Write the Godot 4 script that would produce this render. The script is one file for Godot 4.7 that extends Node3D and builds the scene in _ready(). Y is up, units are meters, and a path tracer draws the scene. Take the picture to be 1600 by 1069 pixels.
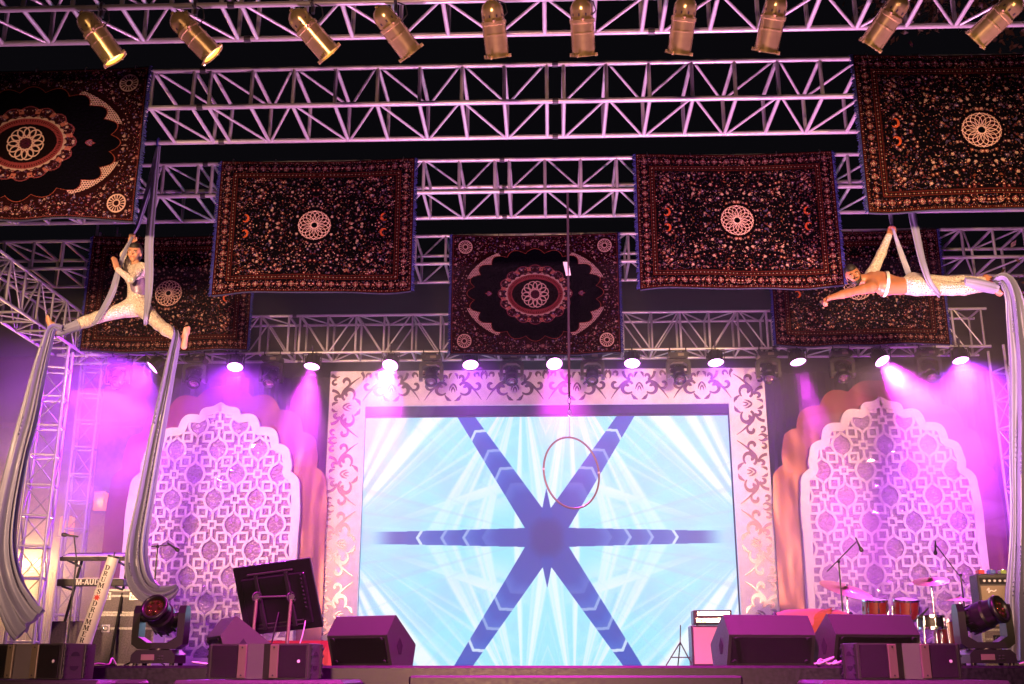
extends Node3D
# Night stage with hanging carpets, two aerial silk performers, an LED wall and magenta wash lights.
# Metres, y up. The stage runs along x, the audience and camera look along -z. Stage deck top at y = DECK.

const DECK := 1.37
const ROOF := 7.9          # underside of the roof trusses

class Geo:
	var v := PackedVector3Array()
	var n := PackedVector3Array()
	var u := PackedVector2Array()
	func tri(a: Vector3, b: Vector3, c: Vector3, na: Vector3, nb: Vector3, nc: Vector3, ua := Vector2.ZERO, ub := Vector2.ZERO, uc := Vector2.ZERO) -> void:
		if (c - a).cross(b - a).dot(na + nb + nc) < 0.0:
			v.append(a); v.append(c); v.append(b)
			n.append(na); n.append(nc); n.append(nb)
			u.append(ua); u.append(uc); u.append(ub)
		else:
			v.append(a); v.append(b); v.append(c)
			n.append(na); n.append(nb); n.append(nc)
			u.append(ua); u.append(ub); u.append(uc)
	func flat(a: Vector3, b: Vector3, c: Vector3, out: Vector3) -> void:
		var g := (b - a).cross(c - a).normalized()
		if g.dot(out) < 0.0: g = -g
		tri(a, b, c, g, g, g)
	func quad(a: Vector3, b: Vector3, c: Vector3, d: Vector3, out: Vector3) -> void:
		flat(a, b, c, out); flat(a, c, d, out)
	func squad(a, b, c, d, na, nb, nc, nd, ua := Vector2.ZERO, ub := Vector2.ZERO, uc := Vector2.ZERO, ud := Vector2.ZERO) -> void:
		tri(a, b, c, na, nb, nc, ua, ub, uc); tri(a, c, d, na, nc, nd, ua, uc, ud)
	# box of size s at xf, edges chamfered by b
	func box(s: Vector3, xf := Transform3D(), b := 0.0) -> void:
		var h := s / 2.0
		b = minf(b, minf(h.x, minf(h.y, h.z)) * 0.45)
		var i := h - Vector3.ONE * b
		for ax in 3:
			var ay := (ax + 1) % 3
			var az := (ax + 2) % 3
			for sg in [-1.0, 1.0]:
				var q := []
				for c in [[-1, -1], [1, -1], [1, 1], [-1, 1]]:
					var p := Vector3.ZERO
					p[ax] = sg * h[ax]; p[ay] = c[0] * i[ay]; p[az] = c[1] * i[az]
					q.append(xf * p)
				var o := Vector3.ZERO
				o[ax] = sg
				quad(q[0], q[1], q[2], q[3], xf.basis * o)
		if b <= 0.0: return
		for ax in 3:
			var ay := (ax + 1) % 3
			var az := (ax + 2) % 3
			for sy in [-1.0, 1.0]:
				for sz in [-1.0, 1.0]:
					var q := []
					for c in [[-1, 0], [1, 0], [1, 1], [-1, 1]]:
						var p := Vector3.ZERO
						p[ax] = c[0] * i[ax]
						p[ay] = sy * (h[ay] if c[1] == 0 else i[ay])
						p[az] = sz * (i[az] if c[1] == 0 else h[az])
						q.append(xf * p)
					var o := Vector3.ZERO
					o[ay] = sy; o[az] = sz
					quad(q[0], q[1], q[2], q[3], xf.basis * o)
		for sx in [-1.0, 1.0]:
			for sy in [-1.0, 1.0]:
				for sz in [-1.0, 1.0]:
					flat(xf * Vector3(sx * h.x, sy * i.y, sz * i.z), xf * Vector3(sx * i.x, sy * h.y, sz * i.z), xf * Vector3(sx * i.x, sy * i.y, sz * h.z), xf.basis * Vector3(sx, sy, sz))
	func bx(x0: float, y0: float, z0: float, x1: float, y1: float, z1: float, b := 0.0) -> void:
		box(Vector3(absf(x1 - x0), absf(y1 - y0), absf(z1 - z0)), Transform3D(Basis(), Vector3(x0 + x1, y0 + y1, z0 + z1) / 2.0), b)
	func cyl(a: Vector3, b: Vector3, r0: float, r1: float, seg := 10, caps := true) -> void:
		lathe([Vector2(r0, 0), Vector2(r1, a.distance_to(b))], seg, along(a, b), caps)
	static func along(a: Vector3, b: Vector3) -> Transform3D:
		var y := (b - a).normalized()
		var x := y.cross(Vector3(0.31, 0.11, 0.94) if absf(y.z) < 0.9 else Vector3.RIGHT).normalized()
		return Transform3D(Basis(x, y, x.cross(y)), a)
	# profile of (radius, height) turned round y
	func lathe(pr: Array, seg: int, xf := Transform3D(), caps := true, smooth := false) -> void:
		var nn := []
		for k in pr.size() - 1:
			var d: Vector2 = pr[k + 1] - pr[k]
			nn.append(Vector2(d.y, -d.x).normalized())
		for k in pr.size() - 1:
			var n0: Vector2 = nn[k]
			var n1: Vector2 = nn[k]
			if smooth:
				if k > 0: n0 = (nn[k] + nn[k - 1]).normalized()
				if k < nn.size() - 1: n1 = (nn[k] + nn[k + 1]).normalized()
			for j in seg:
				var t0 := TAU * j / seg
				var t1 := TAU * (j + 1) / seg
				var d0 := Vector3(cos(t0), 0, sin(t0))
				var d1 := Vector3(cos(t1), 0, sin(t1))
				var pa: Vector2 = pr[k]
				var pb: Vector2 = pr[k + 1]
				var up := Vector3.UP
				squad(xf * (d0 * pa.x + up * pa.y), xf * (d1 * pa.x + up * pa.y), xf * (d1 * pb.x + up * pb.y), xf * (d0 * pb.x + up * pb.y),
					xf.basis * (d0 * n0.x + up * n0.y), xf.basis * (d1 * n0.x + up * n0.y), xf.basis * (d1 * n1.x + up * n1.y), xf.basis * (d0 * n1.x + up * n1.y))
		if caps:
			for e in [0, pr.size() - 1]:
				var p: Vector2 = pr[e]
				if p.x < 1e-5: continue
				var o := xf.basis * (Vector3.DOWN if e == 0 else Vector3.UP)
				for j in seg:
					var t0 := TAU * j / seg
					var t1 := TAU * (j + 1) / seg
					flat(xf * Vector3(0, p.y, 0), xf * Vector3(cos(t0) * p.x, p.y, sin(t0) * p.x), xf * Vector3(cos(t1) * p.x, p.y, sin(t1) * p.x), o)
	func ball(xf: Transform3D, seg := 14, rings := 9) -> void:
		var pr := []
		for k in rings + 1:
			var t := PI * k / rings - PI / 2
			pr.append(Vector2(maxf(cos(t), 0.0), sin(t)))
		lathe(pr, seg, xf, false, true)
	func tube(pts: Array, r: float, seg := 8, r_end := -1.0) -> void:
		var m := pts.size()
		var x := Vector3.ZERO
		var rings := []
		for k in m:
			var d: Vector3 = (pts[mini(k + 1, m - 1)] - pts[maxi(k - 1, 0)]).normalized()
			if k == 0: x = along(Vector3.ZERO, d).basis.x
			x = (x - d * x.dot(d)).normalized()
			var z := x.cross(d)
			var rr := r if r_end < 0.0 else lerpf(r, r_end, float(k) / (m - 1))
			var ring := []
			for j in seg:
				var t := TAU * j / seg
				var o: Vector3 = x * cos(t) + z * sin(t)
				ring.append([pts[k] + o * rr, o])
			rings.append(ring)
		for k in m - 1:
			for j in seg:
				var a = rings[k][j]
				var b = rings[k][(j + 1) % seg]
				var c = rings[k + 1][(j + 1) % seg]
				var d = rings[k + 1][j]
				squad(a[0], b[0], c[0], d[0], a[1], b[1], c[1], d[1])
		for e in [0, m - 1]:
			var o: Vector3 = (pts[0] - pts[1]) if e == 0 else (pts[m - 1] - pts[m - 2])
			for j in seg - 2:
				flat(rings[e][0][0], rings[e][j + 1][0], rings[e][j + 2][0], o)
	func torus(R: float, r: float, xf := Transform3D(), seg := 40, seg2 := 8) -> void:
		for i in seg:
			for j in seg2:
				var q := []
				var qn := []
				for c in [[0, 0], [1, 0], [1, 1], [0, 1]]:
					var t: float = TAU * (i + c[0]) / seg
					var s: float = TAU * (j + c[1]) / seg2
					var d := Vector3(cos(t), sin(t), 0)
					var o := d * cos(s) + Vector3(0, 0, sin(s))
					q.append(xf * (d * R + o * r))
					qn.append(xf.basis * o)
				squad(q[0], q[1], q[2], q[3], qn[0], qn[1], qn[2], qn[3])
	# polygon in xy pushed from z0 (back) to z1 (front)
	func prism(poly: PackedVector2Array, z0: float, z1: float, xf := Transform3D()) -> void:
		var idx := Geometry2D.triangulate_polygon(poly)
		for k in range(0, idx.size(), 3):
			var a := poly[idx[k]]
			var b := poly[idx[k + 1]]
			var c := poly[idx[k + 2]]
			flat(xf * Vector3(a.x, a.y, z1), xf * Vector3(b.x, b.y, z1), xf * Vector3(c.x, c.y, z1), xf.basis.z)
			flat(xf * Vector3(a.x, a.y, z0), xf * Vector3(b.x, b.y, z0), xf * Vector3(c.x, c.y, z0), -xf.basis.z)
		var sg := -1.0 if Geometry2D.is_polygon_clockwise(poly) else 1.0
		for k in poly.size():
			var a := poly[k]
			var b := poly[(k + 1) % poly.size()]
			var o := Vector3((b - a).y, -(b - a).x, 0) * sg
			quad(xf * Vector3(a.x, a.y, z0), xf * Vector3(b.x, b.y, z0), xf * Vector3(b.x, b.y, z1), xf * Vector3(a.x, a.y, z1), xf.basis * o)
	# a flat band along 2D points, half widths ws, from z0 to z1
	func band(pts: Array, ws: Array, z0: float, z1: float, xf := Transform3D(), closed := false) -> void:
		var m := pts.size()
		var l := []
		var r := []
		for k in m:
			var p0: Vector2 = pts[(k - 1 + m) % m] if closed else pts[maxi(k - 1, 0)]
			var p1: Vector2 = pts[(k + 1) % m] if closed else pts[mini(k + 1, m - 1)]
			var d := (p1 - p0).normalized()
			var w: float = ws[k % ws.size()]
			l.append(pts[k] + Vector2(-d.y, d.x) * w)
			r.append(pts[k] - Vector2(-d.y, d.x) * w)
		for k in (m if closed else m - 1):
			var j := (k + 1) % m
			var A := func(p, z): return xf * Vector3(p.x, p.y, z)
			var side: Vector2 = l[k] - r[k]
			quad(A.call(l[k], z1), A.call(l[j], z1), A.call(r[j], z1), A.call(r[k], z1), xf.basis.z)
			quad(A.call(l[k], z0), A.call(l[j], z0), A.call(l[j], z1), A.call(l[k], z1), xf.basis * Vector3(side.x, side.y, 0))
			quad(A.call(r[k], z0), A.call(r[j], z0), A.call(r[j], z1), A.call(r[k], z1), xf.basis * Vector3(-side.x, -side.y, 0))
	func add(g: Geo, xf := Transform3D()) -> void:
		for k in g.v.size():
			v.append(xf * g.v[k]); n.append((xf.basis * g.n[k]).normalized()); u.append(g.u[k])
	func mesh() -> ArrayMesh:
		var m := ArrayMesh.new()
		var a := []
		a.resize(Mesh.ARRAY_MAX)
		a[Mesh.ARRAY_VERTEX] = v
		a[Mesh.ARRAY_NORMAL] = n
		a[Mesh.ARRAY_TEX_UV] = u
		m.add_surface_from_arrays(Mesh.PRIMITIVE_TRIANGLES, a)
		return m

var M := {}
var taken := {}
var unit_bar: ArrayMesh
var unit_square_bar: ArrayMesh
var rng := RandomNumberGenerator.new()

func col(r: float, g: float, b: float) -> Color:
	return Color(r, g, b).linear_to_srgb()

func mat(called: String, c: Color, rough := 0.6, metal := 0.0) -> StandardMaterial3D:
	var m := StandardMaterial3D.new()
	m.resource_name = called
	m.albedo_color = c
	m.roughness = rough
	m.metallic = metal
	M[called] = m
	return m

func noise_tex(freq: float, lo: Color, hi: Color, octaves := 4, sd := 1, normal := 0.0, size := 256) -> NoiseTexture2D:
	var f := FastNoiseLite.new()
	f.seed = sd
	f.frequency = freq
	f.fractal_octaves = octaves
	var t := NoiseTexture2D.new()
	t.width = size; t.height = size
	t.seamless = true
	t.noise = f
	if normal > 0.0:
		t.as_normal_map = true
		t.bump_strength = normal
	else:
		var g := Gradient.new()
		g.set_color(0, lo); g.set_color(1, hi)
		t.color_ramp = g
	return t

func grain(m: StandardMaterial3D, scale: float, freq := 0.03, lo := 0.75, sd := 1, bump := 0.0) -> void:
	m.uv1_triplanar = true
	m.uv1_scale = Vector3.ONE * scale
	m.albedo_texture = noise_tex(freq, Color(lo, lo, lo), Color(1, 1, 1), 4, sd)
	m.roughness_texture = m.albedo_texture
	if bump > 0.0:
		m.normal_enabled = true
		m.normal_texture = noise_tex(freq, Color.BLACK, Color.WHITE, 4, sd + 7, bump)

func glow(called: String, c: Color, energy: float) -> StandardMaterial3D:
	var m := mat(called, Color(0.05, 0.05, 0.05), 0.4)
	m.emission_enabled = true
	m.emission = c
	m.emission_energy_multiplier = energy
	return m

func numbered(called: String) -> String:
	taken[called] = taken.get(called, -1) + 1
	return called if taken[called] == 0 else "%s_%03d" % [called, taken[called]]

func tag(o: Node3D, label: String, category: String, group := "", kind := "") -> Node3D:
	if label: o.set_meta("label", label)
	if category: o.set_meta("category", category)
	if group: o.set_meta("group", group)
	if kind: o.set_meta("kind", kind)
	return o

func thing(called: String, label: String, category: String, at := Vector3.ZERO, turn := 0.0, group := "") -> Node3D:
	var o := Node3D.new()
	o.name = numbered(called)
	add_child(o)
	o.position = at
	o.rotation.y = turn
	return tag(o, label, category, group)

func obj(called: String, g, m: Material, parent: Node = null) -> MeshInstance3D:
	var o := MeshInstance3D.new()
	o.mesh = g if g is Mesh else g.mesh()
	o.material_override = m
	if parent == null:
		o.name = numbered(called)
		add_child(o)
	else:
		o.name = called
		parent.add_child(o, true)
	return o

func copy(o: Node3D, label: String, at: Vector3, turn := 0.0) -> Node3D:
	var c: Node3D = o.duplicate()
	c.name = numbered(String(o.name).get_slice("_0", 0))
	add_child(c)
	c.position = at
	c.rotation.y = turn
	c.set_meta("label", label)
	return c

func structure(called: String, g, m: Material) -> MeshInstance3D:
	var o := obj(called, g, m)
	o.set_meta("kind", "structure")
	return o

# one straight round bar, sharing a mesh
func bar(called: String, a: Vector3, b: Vector3, r: float, m: Material, parent: Node) -> MeshInstance3D:
	var o := obj(called, unit_bar, m, parent)
	var x := Geo.along(a, b)
	o.transform = Transform3D(Basis(x.basis.x * r, x.basis.y * a.distance_to(b), x.basis.z * r), a)
	return o

func spot(called: String, parent: Node3D, at: Vector3, towards: Vector3, c: Color, energy: float, angle: float, soft := 0.6, size := 0.08) -> SpotLight3D:
	var l := SpotLight3D.new()
	l.name = called
	parent.add_child(l, true)
	l.position = at
	var d := towards.normalized()
	l.basis = Basis.looking_at(d, Vector3.UP if absf(d.y) < 0.95 else Vector3.FORWARD)
	l.light_color = c
	l.light_energy = energy
	l.spot_angle = angle
	l.spot_angle_attenuation = soft
	l.spot_range = 60.0
	l.spot_attenuation = 2.0
	l.light_size = size
	l.shadow_enabled = true
	return l

func materials() -> void:
	var b := Geo.new()
	b.lathe([Vector2(1, 0), Vector2(1, 1)], 10)
	unit_bar = b.mesh()
	var t := mat("aluminium", col(0.62, 0.62, 0.64), 0.42, 0.35)
	grain(t, 3.0, 0.05, 0.72, 3)
	var ts := mat("scuffed_aluminium", col(0.5, 0.49, 0.5), 0.5, 0.35)
	grain(ts, 2.0, 0.08, 0.6, 5)
	mat("can_metal", col(0.86, 0.7, 0.32), 0.28, 0.7)
	grain(M.can_metal, 1.5, 0.02, 0.88, 9)
	mat("dark_steel", col(0.05, 0.05, 0.055), 0.45, 0.6)
	mat("black_plastic", col(0.018, 0.018, 0.02), 0.42)
	grain(M.black_plastic, 8.0, 0.1, 0.7, 11)
	mat("soft_black", col(0.012, 0.012, 0.016), 0.85)
	mat("grille", col(0.014, 0.013, 0.013), 0.7, 0.2)
	grain(M.grille, 30.0, 0.3, 0.3, 13, 4.0)
	mat("speaker_paint", col(0.065, 0.06, 0.065), 0.5)
	grain(M.speaker_paint, 12.0, 0.2, 0.7, 14, 2.0)
	mat("olive_trim", col(0.17, 0.15, 0.1), 0.45, 0.2)
	mat("chrome", col(0.72, 0.72, 0.74), 0.14, 1.0)
	mat("white_board", col(0.8, 0.76, 0.76), 0.55)
	grain(M.white_board, 0.8, 0.02, 0.9, 16)
	mat("lattice_board", col(0.82, 0.74, 0.68), 0.5)
	grain(M.lattice_board, 1.0, 0.02, 0.9, 17)
	mat("mirror_acrylic", col(0.5, 0.3, 0.36), 0.16, 0.85)
	mat("copper_acrylic", col(0.2, 0.06, 0.05), 0.32, 0.5)
	M.copper_acrylic.normal_enabled = true
	M.copper_acrylic.uv1_triplanar = true
	M.copper_acrylic.uv1_scale = Vector3(0.5, 0.12, 0.5)
	M.copper_acrylic.normal_texture = noise_tex(0.02, Color.BLACK, Color.WHITE, 2, 21, 1.2)
	var film := mat("crinkled_film", col(0.5, 0.32, 0.58), 0.14, 0.4)
	film.uv1_triplanar = true
	film.uv1_scale = Vector3(0.7, 1.6, 0.7)
	film.normal_enabled = true
	film.normal_texture = noise_tex(0.022, Color.BLACK, Color.WHITE, 4, 23, 16.0, 512)
	var wrap := mat("clear_wrap", Color(0.95, 0.9, 0.98, 0.06), 0.07)
	wrap.transparency = BaseMaterial3D.TRANSPARENCY_ALPHA
	wrap.metallic_specular = 0.8
	mat("deck_black", col(0.012, 0.012, 0.018), 0.5)
	grain(M.deck_black, 1.4, 0.06, 0.6, 25)
	mat("ground_earth", col(0.05, 0.045, 0.04), 0.9)
	grain(M.ground_earth, 0.4, 0.05, 0.6, 27)
	mat("navy_cloth", col(0.012, 0.012, 0.06), 0.85)
	grain(M.navy_cloth, 5.0, 0.1, 0.6, 29)
	mat("fringe_blue", col(0.02, 0.024, 0.15), 0.9)
	mat("curtain_black", col(0.012, 0.006, 0.026), 0.95)
	var s := mat("silk_cloth", col(0.23, 0.235, 0.38), 0.42)
	s.rim_enabled = true; s.rim = 0.35
	grain(s, 5.0, 0.08, 0.85, 31)
	mat("skin_warm", col(0.42, 0.21, 0.13), 0.5)
	M.skin_warm.subsurf_scatter_enabled = true
	M.skin_warm.subsurf_scatter_strength = 0.08
	mat("skin_tan", col(0.33, 0.14, 0.075), 0.4)
	M.skin_tan.subsurf_scatter_enabled = true
	M.skin_tan.subsurf_scatter_strength = 0.08
	mat("hair_black", col(0.01, 0.008, 0.008), 0.65)
	mat("lip", col(0.32, 0.08, 0.07), 0.4)
	mat("eye_white", col(0.7, 0.68, 0.65), 0.3)
	var q := mat("sequin_white", col(0.88, 0.85, 0.8), 0.3, 0.12)
	q.uv1_triplanar = true
	q.uv1_scale = Vector3.ONE * 1.6
	q.albedo_texture = noise_tex(0.09, Color(0.68, 0.62, 0.56), Color(1, 1, 1), 3, 33)
	q.normal_enabled = true
	q.normal_texture = noise_tex(0.12, Color.BLACK, Color.WHITE, 2, 35, 10.0)
	mat("lilac_bodice", col(0.46, 0.36, 0.52), 0.4, 0.2)
	M.lilac_bodice.uv1_triplanar = true
	M.lilac_bodice.uv1_scale = Vector3.ONE * 5.0
	M.lilac_bodice.albedo_texture = noise_tex(0.12, Color(0.35, 0.3, 0.4), Color(1, 1, 1), 2, 37)
	mat("hoop_tape", col(0.5, 0.42, 0.42), 0.4)
	grain(M.hoop_tape, 12.0, 0.1, 0.6, 39)
	mat("rope_dark", col(0.05, 0.03, 0.045), 0.8)
	mat("drum_red", col(0.2, 0.008, 0.014), 0.22)
	M.drum_red.clearcoat_enabled = true
	mat("drum_skin", col(0.7, 0.68, 0.64), 0.5)
	mat("brass", col(0.72, 0.5, 0.22), 0.28, 1.0)
	mat("amp_cloth", col(0.42, 0.34, 0.24), 0.8)
	grain(M.amp_cloth, 20.0, 0.2, 0.6, 41)
	mat("pale_cabinet", col(0.6, 0.48, 0.44), 0.7)
	grain(M.pale_cabinet, 14.0, 0.2, 0.75, 43)
	mat("case_grey", col(0.16, 0.13, 0.17), 0.6)
	grain(M.case_grey, 3.0, 0.05, 0.7, 45)
	mat("white_paint", col(0.72, 0.7, 0.7), 0.5)
	mat("print_black", col(0.03, 0.02, 0.03), 0.6)
	mat("print_red", col(0.55, 0.03, 0.03), 0.6)
	mat("print_white", col(0.75, 0.75, 0.75), 0.6)
	mat("pedal_red", col(0.5, 0.03, 0.04), 0.4)
	mat("pedal_blue", col(0.06, 0.1, 0.4), 0.4)
	mat("pedal_green", col(0.25, 0.4, 0.08), 0.4)
	mat("coral_cloth", col(0.6, 0.22, 0.17), 0.85)
	grain(M.coral_cloth, 6.0, 0.05, 0.7, 47)
	var oc := mat("orange_print", col(0.3, 0.23, 0.1), 0.9)
	oc.uv1_triplanar = true
	oc.uv1_scale = Vector3.ONE * 3.0
	oc.albedo_texture = noise_tex(0.12, Color(0.85, 0.5, 0.3), Color(1, 0.97, 0.7), 2, 49)
	mat("brick_white", col(0.55, 0.5, 0.44), 0.85)
	grain(M.brick_white, 2.0, 0.09, 0.6, 51, 3.0)
	mat("plaster_tan", col(0.3, 0.2, 0.12), 0.9)
	grain(M.plaster_tan, 0.5, 0.05, 0.7, 53)
	mat("shutter_cream", col(0.6, 0.5, 0.3), 0.7)
	mat("roof_tile", col(0.22, 0.1, 0.06), 0.85)
	mat("bark", col(0.09, 0.06, 0.04), 0.9)
	grain(M.bark, 3.0, 0.1, 0.5, 55, 4.0)
	var lf := mat("leaf", col(0.16, 0.1, 0.03), 0.6)
	lf.backlight_enabled = true
	lf.backlight = col(0.1, 0.06, 0.01)
	grain(lf, 1.5, 0.05, 0.5, 57)
	mat("glass_dark", col(0.02, 0.02, 0.025), 0.05, 0.6)
	mat("lens_amber", col(0.35, 0.2, 0.08), 0.08, 0.9)
	mat("cable_grey", col(0.55, 0.5, 0.52), 0.6)
	mat("cable_black", col(0.015, 0.015, 0.015), 0.6)
	glow("par_glow", Color(1.0, 0.62, 1.0), 9.0)
	glow("warm_glow", Color(1.0, 0.8, 0.45), 5.0)
	glow("dim_warm_glow", Color(1.0, 0.72, 0.4), 0.6)
	glow("flood_glow", Color(1.0, 0.84, 0.46), 14.0)
	glow("lantern_glow", Color(1.0, 0.42, 0.12), 2.2)
	glow("magenta_glow", Color(1.0, 0.2, 0.9), 4.0)

# ---------------------------------------------------------------- setting
func setting() -> void:
	var g := Geo.new()
	g.bx(-90, -0.5, -110, 90, 0.0, 40)
	structure("ground", g, M.ground_earth)
	g = Geo.new()
	g.bx(-9.6, 0.02, -20.9, 9.6, DECK, -10.0, 0.02)
	structure("stage_floor", g, M.deck_black)
	# black masking cloth with folds behind the scenery
	g = Geo.new()
	var x0 := -7.4
	var x1 := 9.4
	var m := 260
	for k in m:
		var q := []
		for j in 2:
			var x := lerpf(x0, x1, float(k + j) / m)
			var z := -20.45 + 0.07 * sin(x * 9.0) + 0.03 * sin(x * 23.0 + 1.0)
			q.append(Vector3(x, DECK + 0.005, z))
			q.append(Vector3(x + 0.03 * sin(x * 5.0), 6.75, z))
		g.quad(q[0], q[2], q[3], q[1], Vector3(-0.6 * cos(lerpf(x0, x1, float(k) / m) * 9.0), 0, 1))
		g.quad(q[0] - Vector3(0, 0, 0.01), q[2] - Vector3(0, 0, 0.01), q[3] - Vector3(0, 0, 0.01), q[1] - Vector3(0, 0, 0.01), Vector3(0, 0, -1))
	tag(obj("masking_curtain", g, M.curtain_black), "black pleated masking curtain behind the screen and arches", "curtain")
	g = Geo.new()
	g.bx(-1.2, 0.02, -9.96, 1.58, 1.288, -9.6, 0.015)
	tag(obj("stage_step", g, M.deck_black), "low black apron step in front of the stage centre", "step")

# ---------------------------------------------------------------- trusses
# a box truss along +x of the node: posts in the upright faces, cross bars and zigzag braces in the flat ones
func truss(label: String, at: Vector3, length: float, h: float, d: float, panel: float, turn := 0.0, upright_braces := false, r := 0.025, first := 0.0, section := 8) -> Node3D:
	var t := thing("lighting_truss", label, "truss", at, turn, "box trusses of the stage roof")
	for y in [0.0, h]:
		for z in [0.0, -d]:
			bar("chord", Vector3(0, y, z), Vector3(length, y, z), r, M.aluminium, t)
	var x := first
	var k := 0
	var last := -1.0
	while x < length:
		for z in [0.0, -d]:
			bar("post", Vector3(x, 0, z), Vector3(x, h, z), r * 0.8, M.scuffed_aluminium if k % 3 == 1 else M.aluminium, t)
		for y in [0.0, h]:
			bar("cross_bar", Vector3(x, y, 0), Vector3(x, y, -d), r * 0.8, M.aluminium, t)
		var gap := section > 0 and k % (section + 1) == section
		if gap:
			for y in [0.0, h]:
				for z in [0.0, -d]:
					var s := obj("spigot", unit_bar, M.dark_steel, t)
					s.transform = Transform3D(Basis(Vector3(0, 0, r * 1.35), Vector3(0.07, 0, 0), Vector3(0, r * 1.35, 0)), Vector3(x + panel * 0.2 - 0.035, y, z))
		var nx := x + (panel * 0.4 if gap else panel)
		if not gap and nx < length:
			for y in [0.0, h]:
				var a := Vector3(x + 0.03, y, -d if k % 2 == 0 else 0.0)
				var b := Vector3(nx - 0.03, y, 0.0 if k % 2 == 0 else -d)
				bar("brace", a, b, r * 0.55, M.aluminium, t)
			if upright_braces:
				for z in [0.0, -d]:
					var a := Vector3(x + 0.03, 0.0 if k % 2 == 0 else h, z)
					var b := Vector3(nx - 0.03, h if k % 2 == 0 else 0.0, z)
					bar("brace", a, b, r * 0.55, M.aluminium, t)
		last = x
		x = nx
		k += 1
	return t

func tower(label: String, at: Vector3, height: float, w: float, panel: float) -> void:
	var t := thing("tower_truss", label, "truss tower", at, 0.25, "upright truss towers")
	var c := [Vector3(0, 0, 0), Vector3(w, 0, 0), Vector3(w, 0, -w), Vector3(0, 0, -w)]
	var g := Geo.new()
	g.bx(-0.15, 0, 0.15, w + 0.15, 0.02, -w - 0.15, 0.005)
	obj("base_plate", g, M.dark_steel, t)
	for p in c:
		bar("chord", p + Vector3(0, 0.02, 0), p + Vector3(0, height, 0), 0.026, M.aluminium, t)
	var y := 0.25
	var k := 0
	while y < height:
		for j in 4:
			bar("rung", c[j] + Vector3(0, y, 0), c[(j + 1) % 4] + Vector3(0, y, 0), 0.017, M.aluminium, t)
			if y + panel < height:
				var a: Vector3 = c[j if k % 2 == 0 else (j + 1) % 4]
				var b: Vector3 = c[(j + 1) % 4 if k % 2 == 0 else j]
				bar("brace", a + Vector3(0, y, 0), b + Vector3(0, y + panel, 0), 0.012, M.scuffed_aluminium, t)
		y += panel
		k += 1

func trusses() -> void:
	truss("front roof truss carrying the row of gold lamp cans", Vector3(-7.6, ROOF, -9.78), 14.6, 0.43, 0.64, 0.52, 0.0, false, 0.03, 0.1)
	truss("long roof truss between the two front carpets, silks tied to it", Vector3(-8.8, ROOF, -11.9), 17.2, 0.5, 0.92, 0.515, 0.0, false, 0.03, 0.36)
	truss("roof truss behind the two middle carpets, hoop hung from it", Vector3(-9.4, ROOF, -14.5), 18.6, 0.5, 0.93, 0.515, 0.0, false, 0.03, 0.2)
	truss("rear roof truss behind the central medallion carpet", Vector3(-11.2, ROOF, -17.4), 22.0, 0.5, 0.93, 0.515, 0.0, false, 0.03, 0.3)
	truss("low back truss carrying the lit magenta lamps and moving heads", Vector3(-8.7, 6.66, -18.45), 16.3, 0.68, 0.56, 0.5, 0.0, true, 0.026, 0.1)
	truss("side truss running from front to back above the left tower", Vector3(-8.2, 6.66, -10.2), 8.2, 0.68, 0.56, 0.5, PI / 2, true, 0.026, 0.1)
	tower("tall silver truss tower with warm lamps glowing behind its foot", Vector3(-8.62, 0.0, -17.7), 6.64, 0.42, 0.5)
	tower("far truss tower rising behind the left end of the rear roof truss", Vector3(-8.75, 0.0, -19.6), 9.6, 0.36, 0.5)
	tower("dark truss tower at the right end of the low back truss", Vector3(7.75, 0.0, -18.3), 6.64, 0.42, 0.5)

# ---------------------------------------------------------------- carpets
func disc(im: Image, x: float, y: float, r: float, c: Color, hole := -1.0) -> void:
	for py in range(maxi(0, int(y - r)), mini(im.get_height(), int(y + r) + 2)):
		for px in range(maxi(0, int(x - r)), mini(im.get_width(), int(x + r) + 2)):
			var d := Vector2(px + 0.5 - x, py + 0.5 - y).length()
			if d <= r and d >= hole: im.set_pixel(px, py, c)

func fourfold(q: Image) -> ImageTexture:
	var w := q.get_width()
	var h := q.get_height()
	var full := Image.create(w * 2, h * 2, false, q.get_format())
	var r := Rect2i(0, 0, w, h)
	full.blit_rect(q, r, Vector2i(0, 0))
	q.flip_x(); full.blit_rect(q, r, Vector2i(w, 0))
	q.flip_y(); full.blit_rect(q, r, Vector2i(w, h))
	q.flip_x(); full.blit_rect(q, r, Vector2i(0, h))
	return ImageTexture.create_from_image(full)

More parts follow.
